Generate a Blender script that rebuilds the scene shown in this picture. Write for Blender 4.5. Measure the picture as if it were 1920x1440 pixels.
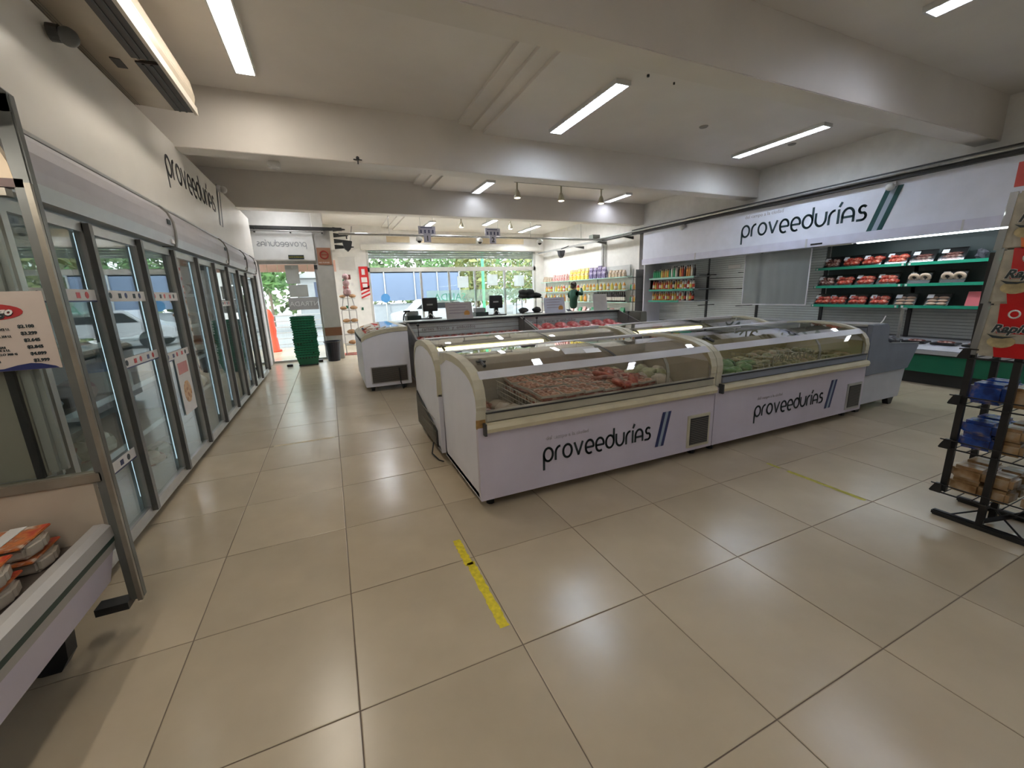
import bpy, bmesh, math, random
from mathutils import Vector, Matrix
random.seed(7)
PI = math.pi
S = bpy.context.scene
for o in list(bpy.data.objects): bpy.data.objects.remove(o)
COL = S.collection

# ------------------------------------------------------------------ camera, world, light, exposure
cam_d = bpy.data.cameras.new('camera'); cam = bpy.data.objects.new('camera', cam_d); COL.objects.link(cam)
CR = Vector((0.91335355, -0.40583729, -0.03288446)); CU = Vector((0.118861, 0.18851063, 0.97485168)); CF = Vector((0.3894321, 0.89429292, -0.22041508))
cm = Matrix((CR, CU, -CF)).transposed().to_4x4(); cm.translation = Vector((-0.5882646, -1.3250952, 1.4733774))
cam.matrix_world = cm
cam_d.sensor_fit = 'HORIZONTAL'; cam_d.sensor_width = 36; cam_d.lens = 760.41 / 1920 * 36; cam_d.clip_end = 300; cam_d.clip_start = 0.02
S.camera = cam
S.view_settings.view_transform = 'Standard'; S.view_settings.look = 'None'; S.view_settings.gamma = 1
S.view_settings.use_curve_mapping = False
S.view_settings.exposure = 2.45
w = bpy.data.worlds.new('sky'); S.world = w; w.use_nodes = True
nt = w.node_tree; nt.nodes.clear()
out = nt.nodes.new('ShaderNodeOutputWorld'); bg = nt.nodes.new('ShaderNodeBackground')
tc = nt.nodes.new('ShaderNodeTexCoord'); sp = nt.nodes.new('ShaderNodeSeparateXYZ'); rp = nt.nodes.new('ShaderNodeValToRGB')
nt.links.new(tc.outputs['Generated'], sp.inputs[0]); nt.links.new(sp.outputs[2], rp.inputs[0])
rp.color_ramp.elements[0].color = (0.93, 0.95, 0.96, 1); rp.color_ramp.elements[1].color = (0.72, 0.82, 0.95, 1)
nt.links.new(rp.outputs[0], bg.inputs[0]); bg.inputs[1].default_value = 0.9
nt.links.new(bg.outputs[0], out.inputs[0])
sun_d = bpy.data.lights.new('sun', 'SUN'); sun = bpy.data.objects.new('sun', sun_d); COL.objects.link(sun)
sun_d.energy = 0.5; sun_d.angle = 0.03; sun_d.color = (1, 0.95, 0.86)
sun.rotation_euler = (math.radians(32), math.radians(-38), 0)

# ------------------------------------------------------------------ materials
MC = {}
def mat(name, col, rough=0.5, metal=0.0, vary=0.05, scale=6.0, spec=0.5, emit=None, es=0.0, bump=0.0, coat=0.0):
    if name in MC: return MC[name]
    m = bpy.data.materials.new(name); m.use_nodes = True; t = m.node_tree; b = t.nodes['Principled BSDF']
    b.inputs['Roughness'].default_value = rough; b.inputs['Metallic'].default_value = metal
    b.inputs['Specular IOR Level'].default_value = spec; b.inputs['Coat Weight'].default_value = coat
    if vary > 0:
        tc = t.nodes.new('ShaderNodeTexCoord'); n = t.nodes.new('ShaderNodeTexNoise'); r = t.nodes.new('ShaderNodeValToRGB')
        n.inputs['Scale'].default_value = scale; n.inputs['Detail'].default_value = 5
        t.links.new(tc.outputs['Object'], n.inputs['Vector']); t.links.new(n.outputs['Fac'], r.inputs[0])
        r.color_ramp.elements[0].position = 0.3; r.color_ramp.elements[1].position = 0.7
        r.color_ramp.elements[0].color = (*[c * (1 - vary) for c in col], 1); r.color_ramp.elements[1].color = (*[min(1, c * (1 + vary)) for c in col], 1)
        t.links.new(r.outputs[0], b.inputs['Base Color'])
        if bump > 0:
            bp = t.nodes.new('ShaderNodeBump'); bp.inputs['Strength'].default_value = bump; bp.inputs['Distance'].default_value = 0.01
            t.links.new(n.outputs['Fac'], bp.inputs['Height']); t.links.new(bp.outputs[0], b.inputs['Normal'])
    else: b.inputs['Base Color'].default_value = (*col, 1)
    if emit:
        b.inputs['Emission Color'].default_value = (*emit, 1); b.inputs['Emission Strength'].default_value = es
    MC[name] = m; return m
def spots(name, cols, rough=0.5, scale=30, kind='voronoi', spec=0.5):
    """patchy print or food: cells or noise through a stepped ramp of colours"""
    if name in MC: return MC[name]
    m = bpy.data.materials.new(name); m.use_nodes = True; t = m.node_tree; b = t.nodes['Principled BSDF']
    tc = t.nodes.new('ShaderNodeTexCoord'); r = t.nodes.new('ShaderNodeValToRGB')
    n = t.nodes.new('ShaderNodeTexNoise'); n.inputs['Detail'].default_value = 3; o = n.outputs['Fac']
    if kind == 'voronoi': n = t.nodes.new('ShaderNodeTexVoronoi'); o = n.outputs['Color']
    n.inputs['Scale'].default_value = scale
    t.links.new(tc.outputs['Object'], n.inputs['Vector']); t.links.new(o, r.inputs[0])
    e = r.color_ramp.elements
    while len(e) < len(cols): e.new(0.5)
    lo, hi = (0.15, 0.85) if kind == 'voronoi' else (0.34, 0.66)
    for i, c in enumerate(cols): e[i].position = lo + (hi - lo) * i / (len(cols) - 1); e[i].color = (*c, 1)
    t.links.new(r.outputs[0], b.inputs['Base Color']); b.inputs['Roughness'].default_value = rough; b.inputs['Specular IOR Level'].default_value = spec
    MC[name] = m; return m
def glass(name, col=(0.9, 0.95, 0.93), rough=0.0, refl=1.0, milk=0.0, ior=1.5):
    """thin pane: clear transmission plus fresnel reflection"""
    if name in MC: return MC[name]
    m = bpy.data.materials.new(name); m.use_nodes = True; t = m.node_tree; t.nodes.clear()
    o = t.nodes.new('ShaderNodeOutputMaterial'); tr = t.nodes.new('ShaderNodeBsdfTransparent'); gl = t.nodes.new('ShaderNodeBsdfGlossy')
    fr = t.nodes.new('ShaderNodeFresnel'); mx = t.nodes.new('ShaderNodeMixShader'); mu = t.nodes.new('ShaderNodeMath'); mu.operation = 'MULTIPLY'
    geo = t.nodes.new('ShaderNodeNewGeometry')
    fr.inputs['IOR'].default_value = ior
    # fresnel of a pane is the same from both sides
    ir = t.nodes.new('ShaderNodeMix'); ir.data_type = 'FLOAT'
    t.links.new(geo.outputs['Backfacing'], ir.inputs['Factor']); ir.inputs['A'].default_value = ior; ir.inputs['B'].default_value = 1 / ior
    t.links.new(ir.outputs['Result'], fr.inputs['IOR'])
    tr.inputs[0].default_value = (*col, 1); gl.inputs['Roughness'].default_value = rough
    mu.inputs[1].default_value = refl; t.links.new(fr.outputs[0], mu.inputs[0]); t.links.new(mu.outputs[0], mx.inputs[0])
    t.links.new(tr.outputs[0], mx.inputs[1]); t.links.new(gl.outputs[0], mx.inputs[2]); last = mx
    if milk > 0:
        df = t.nodes.new('ShaderNodeBsdfDiffuse'); df.inputs[0].default_value = (0.8, 0.8, 0.8, 1)
        m2 = t.nodes.new('ShaderNodeMixShader'); m2.inputs[0].default_value = milk
        t.links.new(mx.outputs[0], m2.inputs[1]); t.links.new(df.outputs[0], m2.inputs[2]); last = m2
    t.links.new(last.outputs[0], o.inputs[0]); MC[name] = m; return m
def lamp(name, col, s):
    return mat(name, col, 0.5, vary=0, emit=col, es=s)

WALL = mat('wall_paint', (0.80, 0.78, 0.74), 0.6, bump=0.05)
CEIL = mat('ceiling_paint', (0.80, 0.755, 0.71), 0.5, scale=1.2)
BEAM = mat('beam_paint', (0.78, 0.73, 0.68), 0.5, scale=1.5)
TILE = mat('tile_glaze', (0.485, 0.40, 0.285), 0.24, vary=0.06, scale=3.0, spec=0.55)
GROUT = mat('grout', (0.16, 0.12, 0.09), 0.8)
FASC = mat('fascia_left', (0.84, 0.80, 0.74), 0.25, vary=0.03, scale=2)
FASR = mat('fascia_right', (0.82, 0.84, 0.95), 0.4, vary=0.03)
WHITE = mat('white_enamel', (0.78, 0.78, 0.86), 0.3, vary=0.04, scale=3)
LAV = mat('lavender_vinyl', (0.58, 0.53, 0.62), 0.35, vary=0.05, scale=3)
SILLM = mat('sill_olive', (0.40, 0.37, 0.29), 0.4, vary=0.1)
CREAM = mat('aged_cream_plastic', (0.54, 0.50, 0.38), 0.4, vary=0.10, scale=8)
HANDLE = mat('cream_bumper', (0.64, 0.57, 0.40), 0.35, vary=0.10, scale=5)
RAILW = mat('white_rail', (0.62, 0.61, 0.64), 0.3)
STEEL = mat('brushed_steel', (0.42, 0.42, 0.41), 0.32, metal=0.9, vary=0.1, scale=20)
ALU = mat('aluminium', (0.50, 0.50, 0.49), 0.38, metal=0.7, vary=0.08)
DALU = mat('dark_stile', (0.15, 0.15, 0.145), 0.35, metal=0.6, vary=0.1)
BLACK = mat('black_plastic', (0.02, 0.02, 0.022), 0.4, vary=0.15)
DARK = mat('dark_metal', (0.05, 0.05, 0.05), 0.45, metal=0.3, vary=0.2)
INK = mat('dark_ink', (0.018, 0.03, 0.035), 0.5, vary=0)
TEAL = mat('teal_ink', (0.015, 0.085, 0.085), 0.4, vary=0)
BLUEP = mat('pale_blue_ink', (0.40, 0.46, 0.56), 0.4, vary=0)
NAVY = mat('navy_ink', (0.02, 0.03, 0.12), 0.4, vary=0)
GREYT = mat('faint_grey_ink', (0.42, 0.39, 0.42), 0.5, vary=0)
LINER = mat('tub_liner', (0.50, 0.46, 0.40), 0.5, vary=0.08)
YLINER = mat('yellowed_liner', (0.52, 0.46, 0.26), 0.5, vary=0.12)
GREEN = mat('green_shelf_strip', (0.02, 0.32, 0.20), 0.35)
DGREEN = mat('green_panel', (0.008, 0.13, 0.07), 0.35)
BASKET = mat('green_basket', (0.005, 0.14, 0.07), 0.35)
SLAT = mat('slat_white', (0.60, 0.63, 0.62), 0.4, metal=0.2, vary=0.05)
SGREY = mat('grey_plastic', (0.19, 0.205, 0.25), 0.45, vary=0.12, scale=4)
PAPER = mat('paper', (0.72, 0.70, 0.68), 0.7, vary=0.03)
BEIGEP = mat('beige_poster', (0.56, 0.47, 0.41), 0.6, vary=0.04)
BEIGE = mat('beige_enamel', (0.50, 0.42, 0.33), 0.4, vary=0.06)
RED = mat('red_print', (0.55, 0.02, 0.02), 0.35, vary=0.1)
ORANGE = mat('orange_print', (0.75, 0.16, 0.01), 0.35, vary=0.1)
YELLOW = mat('yellow_tape', (0.72, 0.58, 0.02), 0.5, vary=0.18, scale=40)
GLASS = glass('door_glass', (0.86, 0.93, 0.93), refl=1.6)
LIDG = glass('lid_glass', (0.95, 0.94, 0.90), refl=1.2)
WINDG = glass('window_glass', (0.93, 0.97, 0.97), refl=0.7)
MEAT = spots('raw_meat', [(0.20, 0.02, 0.02), (0.42, 0.08, 0.06), (0.55, 0.22, 0.16)], 0.3, 22, 'noise')
MEAT2 = spots('frozen_meat_packs', [(0.16, 0.04, 0.03), (0.36, 0.11, 0.08), (0.50, 0.30, 0.24)], 0.35, 28)
TUBE = lamp('tube_cool', (0.76, 0.87, 1.0), 8.0)
TUBEW = lamp('tube_warm', (1.0, 0.93, 0.82), 5.0)
TUBEF = lamp('tube_far', (0.92, 0.96, 1.0), 18.0)
TUBED = lamp('tube_dim', (0.80, 0.88, 1.0), 3.0)
LED = lamp('led_yellow', (1.0, 0.92, 0.45), 2.2)

# ------------------------------------------------------------------ mesh helpers
class MB:
    def __init__(s): s.v = []; s.f = []
    def add(s, vs, fs):
        k = len(s.v); s.v += [tuple(p) for p in vs]; s.f += [tuple(i + k for i in f) for f in fs]; return s
    def box(s, x0, y0, z0, x1, y1, z1):
        return s.add([(x0, y0, z0), (x1, y0, z0), (x1, y1, z0), (x0, y1, z0), (x0, y0, z1), (x1, y0, z1), (x1, y1, z1), (x0, y1, z1)],
                     [(0, 3, 2, 1), (4, 5, 6, 7), (0, 1, 5, 4), (1, 2, 6, 5), (2, 3, 7, 6), (3, 0, 4, 7)])
    def cyl(s, p, q, r, n=10, r2=None):
        p = Vector(p); q = Vector(q); d = (q - p).normalized(); a = d.orthogonal().normalized(); b = d.cross(a); r2 = r if r2 is None else r2
        vs = [p + (a * math.cos(2 * PI * i / n) + b * math.sin(2 * PI * i / n)) * r for i in range(n)] + [q + (a * math.cos(2 * PI * i / n) + b * math.sin(2 * PI * i / n)) * r2 for i in range(n)]
        return s.add(vs, [(i, (i + 1) % n, n + (i + 1) % n, n + i) for i in range(n)] + [tuple(range(n - 1, -1, -1)), tuple(range(n, 2 * n))])
    def tube(s, pts, r, n=6):
        for a, b in zip(pts[:-1], pts[1:]): s.cyl(a, b, r, n)
        return s
    def prism(s, prof, a, b, axis='x'):
        """extrude a closed 2D outline from a to b along an axis; outline is in the other two axes in order"""
        def P(u, v, t): return {'x': (t, u, v), 'y': (u, t, v), 'z': (u, v, t)}[axis]
        n = len(prof)
        return s.add([P(u, v, a) for u, v in prof] + [P(u, v, b) for u, v in prof],
                     [(i, (i + 1) % n, n + (i + 1) % n, n + i) for i in range(n)] + [tuple(range(n - 1, -1, -1)), tuple(range(n, 2 * n))])
    def band(s, prof, a, b, th, axis='x'):
        """open curve given a thickness, extruded"""
        k = len(prof); off = []
        for i, (u, v) in enumerate(prof):
            p, q = prof[max(0, i - 1)], prof[min(k - 1, i + 1)]; du, dv = q[0] - p[0], q[1] - p[1]; L = math.hypot(du, dv) or 1
            off.append((u + dv / L * th, v - du / L * th))
        return s.prism(list(prof) + off[::-1], a, b, axis)
    def lathe(s, prof, c=(0, 0, 0), n=14, sx=1, sy=1):
        k = len(prof); vs = []
        for r, z in prof:
            for i in range(n): vs.append((c[0] + r * sx * math.cos(2 * PI * i / n), c[1] + r * sy * math.sin(2 * PI * i / n), c[2] + z))
        fs = [(j * n + i, j * n + (i + 1) % n, (j + 1) * n + (i + 1) % n, (j + 1) * n + i) for j in range(k - 1) for i in range(n)]
        return s.add(vs, fs + [tuple(range(n - 1, -1, -1)), tuple((k - 1) * n + i for i in range(n))])
    def blob(s, c, rx, ry, rz, n=8, m=5, j=0.0, rot=0):
        vs = []; cr, sr = math.cos(rot), math.sin(rot)
        for a in range(m + 1):
            th = PI * a / m
            for i in range(n):
                ph = 2 * PI * i / n; k = 1 + random.uniform(-j, j)
                x, y, z = rx * math.sin(th) * math.cos(ph) * k, ry * math.sin(th) * math.sin(ph) * k, rz * math.cos(th) * k
                vs.append((c[0] + x * cr - y * sr, c[1] + x * sr + y * cr, c[2] + z))
        return s.add(vs, [(a * n + i, (a + 1) * n + i, (a + 1) * n + (i + 1) % n, a * n + (i + 1) % n) for a in range(m) for i in range(n)])
    def torus(s, c, R, r, n=14, m=6, M=None):
        vs = []
        for i in range(n):
            for j in range(m):
                a, b = 2 * PI * i / n, 2 * PI * j / m
                p = Vector(((R + r * math.cos(b)) * math.cos(a), (R + r * math.cos(b)) * math.sin(a), r * math.sin(b)))
                if M: p = M @ p
                vs.append(Vector(c) + p)
        return s.add(vs, [(i * m + j, ((i + 1) % n) * m + j, ((i + 1) % n) * m + (j + 1) % m, i * m + (j + 1) % m) for i in range(n) for j in range(m)])
    def xf(s, M): s.v = [tuple(M @ Vector(p)) for p in s.v]; return s
def link(name, me, parent=None):
    o = bpy.data.objects.new(name, me); COL.objects.link(o)
    if parent: o.parent = parent
    return o
def ob(name, b, m, parent=None, smooth=False, bevel=0.0, subs=0):
    me = bpy.data.meshes.new(name); me.from_pydata(b.v, [], b.f); me.materials.append(m); me.validate()
    bm = bmesh.new(); bm.from_mesh(me); bmesh.ops.recalc_face_normals(bm, faces=bm.faces)
    if bevel: bmesh.ops.bevel(bm, geom=bm.edges[:], offset=bevel, segments=2, affect='EDGES', clamp_overlap=True)
    bm.to_mesh(me); bm.free()
    if smooth:
        for p in me.polygons: p.use_smooth = True
    o = link(name, me, parent)
    if subs:
        md = o.modifiers.new('s', 'SUBSURF'); md.levels = subs; md.render_levels = subs
    return o
def tag(o, label, cat, group=None, kind=None):
    o['label'] = label; o['category'] = cat
    if group: o['group'] = group
    if kind: o['kind'] = kind
    return o
def thing(name, label, cat, loc=(0, 0, 0), rz=0.0, group=None):
    o = bpy.data.objects.new(name, None); COL.objects.link(o); o.location = loc; o.rotation_euler = (0, 0, rz); o.empty_display_size = 0.1
    return tag(o, label, cat, group)
def struct(name, b, m, parent=None, **k):
    o = ob(name, b, m, parent, **k)
    if not parent: o['kind'] = 'structure'
    return o
def copy_tree(o, parent=None):
    c = o.copy(); COL.objects.link(c); c.parent = parent
    for ch in o.children: copy_tree(ch, c)
    return c
def dup(o, loc=None, label=None, group=None, rz=None):
    c = copy_tree(o)
    if loc is not None: c.location = loc
    if rz is not None: c.rotation_euler = (0, 0, rz)
    if label: c['label'] = label
    if group: c['group'] = group
    return c
_txt = {}
def text_bm(t, size, origin, right, up, m, name, parent=None, depth=0.0015, mirror=False, shear=0.0, bold=0.0, align='LEFT'):
    cu = bpy.data.curves.new('t', 'FONT'); cu.body = t; cu.size = size; cu.extrude = depth; cu.shear = shear; cu.offset = bold; cu.align_x = align; cu.resolution_u = 2
    o = bpy.data.objects.new('t', cu); COL.objects.link(o); dg = bpy.context.evaluated_depsgraph_get(); dg.update()
    me = bpy.data.meshes.new_from_object(o.evaluated_get(dg)); bpy.data.objects.remove(o); bpy.data.curves.remove(cu)
    R = Vector(right).normalized(); U = Vector(up).normalized(); N = R.cross(U)
    if mirror:
        w_ = max(v.co.x for v in me.vertices)
        for v in me.vertices: v.co.x = w_ - v.co.x
    M = Matrix((R, U, N)).transposed().to_4x4(); M.translation = Vector(origin); me.transform(M)
    me.materials.clear(); me.materials.append(m); me.name = name
    return link(name, me, parent)

ORD = 'first second third fourth fifth sixth seventh eighth ninth tenth eleventh twelfth thirteenth fourteenth fifteenth sixteenth seventeenth eighteenth nineteenth twentieth'.split() + ['twenty-' + q for q in 'first second third fourth fifth sixth seventh eighth ninth'.split()]
# brand lettering as rounded strokes
def arc(cx, cy, r, a0, a1, n=14, ry=None):
    ry = r if ry is None else ry
    return [(cx + r * math.cos(math.radians(a0 + (a1 - a0) * i / n)), cy + ry * math.sin(math.radians(a0 + (a1 - a0) * i / n))) for i in range(n + 1)]
GL = {
 'p': (1.0, [[(0, -0.62), (0, 0.5)], arc(.5, .5, .5, 0, 360, 22)]),
 'r': (.55, [[(0, 0), (0, .5)] + arc(.5, .5, .5, 180, 90, 8)]),
 'o': (1.0, [arc(.5, .5, .5, 0, 360, 22)]),
 'v': (1.0, [[(0, 1), (.48, 0.02), (.96, 1)]]),
 'e': (.95, [[(.12, .42), (.95, .42)] + arc(.5, .5, .48, -10, 200, 14), arc(.5, .38, .46, 175, 300, 10)]),
 'd': (1.0, [arc(.5, .5, .5, 0, 360, 22), [(1, .5), (1, 1.5)]]),
 'u': (1.0, [[(0, 1), (0, .5)] + arc(.5, .5, .5, 180, 360, 12) + [(1, .5), (1, 1)]]),
 'í': (.05, [[(0, 0), (0, 1)], [(0.02, 1.22), (.2, 1.5)]]),
 'a': (1.0, [[(0, 0), (0, .5)] + arc(.5, .5, .5, 180, 0, 12) + [(1, .5), (1, 0)], [(0, .38), (1, .38)]]),
 's': (.75, [arc(.42, .74, .3, 40, 180, 8, .26) + arc(.42, .76, .3, 180, 250, 4, .26) + arc(.38, .27, .34, 60, -90, 10, .27) + [(0, 0)]]),
}
def ribbon(b, pts, w, depth):
    # quads along the stroke plus discs at joints
    for p, q in zip(pts[:-1], pts[1:]):
        d = Vector((q[0] - p[0], q[1] - p[1])); L = d.length
        if L < 1e-6: continue
        d /= L; n = Vector((-d.y, d.x)) * w / 2; e = d * w * 0.18
        c = [(p[0] + n.x - e.x, p[1] + n.y - e.y), (q[0] + n.x + e.x, q[1] + n.y + e.y), (q[0] - n.x + e.x, q[1] - n.y + e.y), (p[0] - n.x - e.x, p[1] - n.y - e.y)]
        b.add([(x, y, depth) for x, y in c] + [(x, y, 0) for x, y in c], [(0, 1, 2, 3), (0, 4, 5, 1), (1, 5, 6, 2), (2, 6, 7, 3), (3, 7, 4, 0)])
def logo(parent, origin, right, up, xh, width, m=INK, stripes=None, tagline=True, mirror=False, name='lettering', ms=None, mi=None, upto=None):
    """word drawn from strokes; origin = left end of baseline"""
    R = Vector(right).normalized(); U = Vector(up).normalized(); N = R.cross(U)
    M = Matrix((R, U, N)).transposed().to_4x4(); M.translation = Vector(origin)
    word = 'proveedurías'; gap = .32; tot = sum(GL[c][0] for c in word) + gap * (len(word) - 1); sx = width / tot
    b = MB(); x = 0
    for c in word:
        a, st = GL[c]
        for pl in st:
            pts = [((x + u) * sx, v * xh) for u, v in pl]
            if mirror: pts = [(width - u, v) for u, v in pts]
            ribbon(b, pts, xh * 0.17, 0.002)
        x += a + gap
    b.xf(M); o = ob(name, b, m, parent)
    if tagline:
        text_bm('del campo a la ciudad', xh * .42, Vector(origin) + U * xh * 1.62 + N * .0005 + R * (width * .02), R, U, GREYT, 'tagline', parent, depth=.001)
    if stripes:
        x0, x1, y0, y1, ln, wd = stripes   # bottom left, top left, z0, z1, gap, width
        for k, mm in ((0, ms or TEAL), (1, mi or BLUEP), (2, ms or TEAL)):
            a0 = x0 + k * wd; a1 = x1 + k * wd
            q = MB().prism([(a0, y0), (a0 + wd, y0), (a1 + wd, y1), (a1, y1)], 0, .002, 'z').xf(M)
            ob('stripe', q, mm, parent)
    return o

# ------------------------------------------------------------------ room shell
T = 0.66
FX0, FX1, FY0, FY1 = -2.65, 7.75, -4.0, 13.3
fl = struct('floor', MB().box(FX0, FY0, -0.15, FX1, FY1, -0.003), GROUT)
tb = MB(); g = .0022; c_ = .003
tb.add([(g, g, -.003), (T - g, g, -.003), (T - g, T - g, -.003), (g, T - g, -.003), (g, g, -.0012), (T - g, g, -.0012), (T - g, T - g, -.0012), (g, T - g, -.0012),
        (g + c_, g + c_, 0), (T - g - c_, g + c_, 0), (T - g - c_, T - g - c_, 0), (g + c_, T - g - c_, 0)],
       [(8, 9, 10, 11), (0, 1, 5, 4), (1, 2, 6, 5), (2, 3, 7, 6), (3, 0, 4, 7), (4, 5, 9, 8), (5, 6, 10, 9), (6, 7, 11, 10), (7, 4, 8, 11)])
proto_t = ob('tile', tb, TILE, fl)
# slight brightness differences between tiles by object colour: random per object
tm = TILE.node_tree; oi = tm.nodes.new('ShaderNodeObjectInfo'); mixn = tm.nodes.new('ShaderNodeHueSaturation')
mr = tm.nodes.new('ShaderNodeMapRange'); mr.inputs['To Min'].default_value = .93; mr.inputs['To Max'].default_value = 1.07
lk = [l for l in tm.links if l.to_socket.name == 'Base Color'][0].from_socket
tm.links.new(oi.outputs['Random'], mr.inputs[0]); tm.links.new(mr.outputs[0], mixn.inputs['Value']); tm.links.new(lk, mixn.inputs['Color'])
tm.links.new(mixn.outputs[0], [n for n in tm.nodes if n.type == 'BSDF_PRINCIPLED'][0].inputs['Base Color'])
first = True; far = MB(); cnt = 0
for j in range(-6, 21):
    for i in range(-5, 12):
        x, y = i * T, j * T
        if x < FX0 - .2 or x + T > FX1 + .3 or y + T > FY1 + .1: continue
        d = Vector((x + T / 2 + .588, y + T / 2 + 1.325, 0)); fwd = d.dot(Vector((.39, .894, 0))); side = abs(d.dot(Vector((.913, -.406, 0))))
        seen = fwd > .3 and side < fwd * 1.45 + .7 and j >= -3 and j <= 12 and x > -2.3
        if seen and cnt < 290:
            if first: o = proto_t; first = False
            else: o = proto_t.copy(); COL.objects.link(o)
            o.location = (x, y, random.uniform(0, .0004)); cnt += 1
        else: far.add([(p[0] + x, p[1] + y, p[2]) for p in tb.v], tb.f)
fo = ob('distant_tiles', far, TILE, fl); fo['kind'] = 'stuff'

CZ = 3.6
struct('ceiling', MB().box(1.74, FY0, CZ, 7.8, FY1, CZ + .2).box(FX0, FY0, CZ + .12, 1.27, FY1, CZ + .3).box(1.27, FY0, CZ + .08, 1.45, FY1, CZ + .3)
       .box(1.45, FY0, CZ + .04, 1.62, FY1, CZ + .3).box(1.62, FY0, CZ, 1.74, FY1, CZ + .3), CEIL)
for i, (y0, y1) in enumerate(((1.275, 1.51), (4.45, 4.72), (7.62, 7.90))):
    bm_ = struct('trim_%d' % (i + 1), MB().box(FX0, y0, 3.1, 7.8, y1, CZ + .14), BEAM, bevel=.006)
struct('wall_left', MB().box(FX0 - .2, FY0, 0, FX0, 9.9, CZ + .25), WALL)
struct('wall_right', MB().box(7.95, FY0, 0, 8.15, FY1, CZ + .25).box(7.25, 7.75, 0, 7.95, 13.2, CZ + .25).box(7.25, FY0, 2.96, 7.95, 7.75, CZ + .25), WALL)
struct('wall_back', MB().box(FX0 - .2, FY0 - .2, 0, 8.15, FY0, CZ + .2), WALL)
# front wall: pier, header over the shop window, lintel over the entrance
struct('wall_front', MB().box(-.50, 13.2, 0, .70, 13.45, CZ + .25).box(.70, 13.2, 3.08, 6.9, 13.45, CZ + .25).box(6.9, 13.2, 0, 7.95, 13.45, CZ + .25), WALL)
struct('wall_passage', MB().box(-.74, 9.98, 0, -.50, 13.45, CZ + .25), WALL)
struct('wall_entrance', MB().box(-2.65, 9.62, 2.37, -.74, 9.9, CZ + .25).box(-2.65, 9.62, 0, -2.02, 9.9, 3.0), WALL)
q = thing('column', 'grey painted column with a brown band, beside the entrance door', 'column', (-.56, 9.79, 0))
ob('shaft', MB().box(-.185, -.18, 0, .185, .18, 3.1), mat('column_grey', (.50, .49, .46), .5), q, bevel=.01)
ob('band', MB().box(-.192, -.187, .58, .192, .187, .78), mat('brown_band', (.26, .12, .06), .5), q)
s_ = ob('no_smoking_sign', MB().box(-.14, -.195, 2.25, .16, -.186, 2.64), mat('sign_brown', (.34, .17, .10), .5), q)
rb = MB(); rb.torus((0.01, -.199, 2.48), .085, .014, 20, 6, Matrix.Rotation(PI / 2, 3, 'X')); rb.box(-.05, -.203, 2.472, .07, -.198, 2.488)
ob('ring', rb, mat('sign_red', (.35, .03, .02), .5), s_)
text_bm('NO FUMAR', .045, (-.12, -.197, 2.29), (1, 0, 0), (0, 0, 1), PAPER, 'caption', s_)
for k, (x, z) in enumerate(((-.21, 2.2), )):
    q2 = tag(ob('door_plaque', MB().box(-.80, 9.59, 2.15, -.73, 9.6, 2.25), DARK), 'small dark plaque at the edge of the column', 'sign')
wp = thing('notice_board', 'grey notice and small stickers on the white pier behind the snack rack', 'notice', (0, 13.2, 0))
ob('notice', MB().box(-.15, -.012, 2.35, .35, -.002, 2.75), mat('notice_grey', (.60, .58, .54), .6), wp)
ob('notice', MB().box(.0, -.012, 2.05, .16, -.002, 2.2), mat('notice_brown', (.20, .05, .04), .6), wp)
ob('notice', MB().box(-.1, -.012, 1.6, .05, -.002, 1.85), mat('notice_red', (.5, .05, .05), .6), wp)
for k in range(9):
    x, z = random.uniform(-.1, .5), random.uniform(.9, 2.0); ob('sticker', MB().box(x, -.012, z, x + .07, -.002, z + .09), random.choice([PAPER, NAVY, DGREEN]), wp)

# striped red and white safety sign beside the window
q = thing('fire_sign', 'red and white striped safety sign on the window pier', 'sign', (.45, 13.15, 1.45))
ob('plate', MB().box(-.02, 0, 0, .26, .03, 1.0), mat('sign_white', (.75, .72, .72), .5), q)
ob('red_field', MB().box(-.02, -.006, .28, .26, 0, 1.0), RED, q)
ob('white_field', MB().box(.03, -.010, .50, .21, -.005, .66), PAPER, q); ob('white_field', MB().box(.05, -.010, .34, .20, -.005, .46), PAPER, q); ob('extinguisher_mark', MB().box(.06, -.010, .74, .16, -.005, .92), PAPER, q)
for k in range(3): ob('stripe', MB().prism([(-.02, -.02 + k * .12), (.26, .10 + k * .12), (.26, .155 + k * .12), (-.02, .035 + k * .12)], -.006, 0, 'y'), RED, q)

# ------------------------------------------------------------------ shop window
wn = struct('window_1', MB().box(.70, 13.22, 2.28, 6.9, 13.34, 2.42).box(.70, 13.22, 3.0, 6.9, 13.34, 3.08).box(.70, 13.22, 0, 6.9, 13.34, .06)
            .box(.70, 13.22, 0, .78, 13.34, 3.08).box(6.82, 13.22, 0, 6.9, 13.34, 3.08), mat('window_frame', (.55, .54, .50), .4, metal=.3))
for x in (2.45, 3.45, 4.42, 5.6): ob('mullion', MB().box(x - .035, 13.24, .06, x + .035, 13.32, 2.28), ALU, wn)
xs = [.78, 2.45, 3.45, 4.42, 5.6, 6.82]
for a, b in zip(xs[:-1], xs[1:]): ob('pane', MB().box(a + .035, 13.275, .06, b - .035, 13.283, 2.28), WINDG, wn)
ob('pane', MB().box(.78, 13.275, 2.42, 6.82, 13.283, 3.0), WINDG, wn)
q = thing('exit_lettering', 'green tinted exit band on the window glass read from behind', 'sign', (0, 13.24, 0))
ob('film', MB().box(2.6, 0, 1.2, 6.75, .004, 1.62), glass('green_film', (.70, .90, .84), refl=.3, milk=.25), q)
text_bm('SALIDA', .36, (2.85, -.004, 1.26), (1, 0, 0), (0, 0, 1), mat('film_green', (.15, .45, .35), .5), 'lettering', q, mirror=True)
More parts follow.
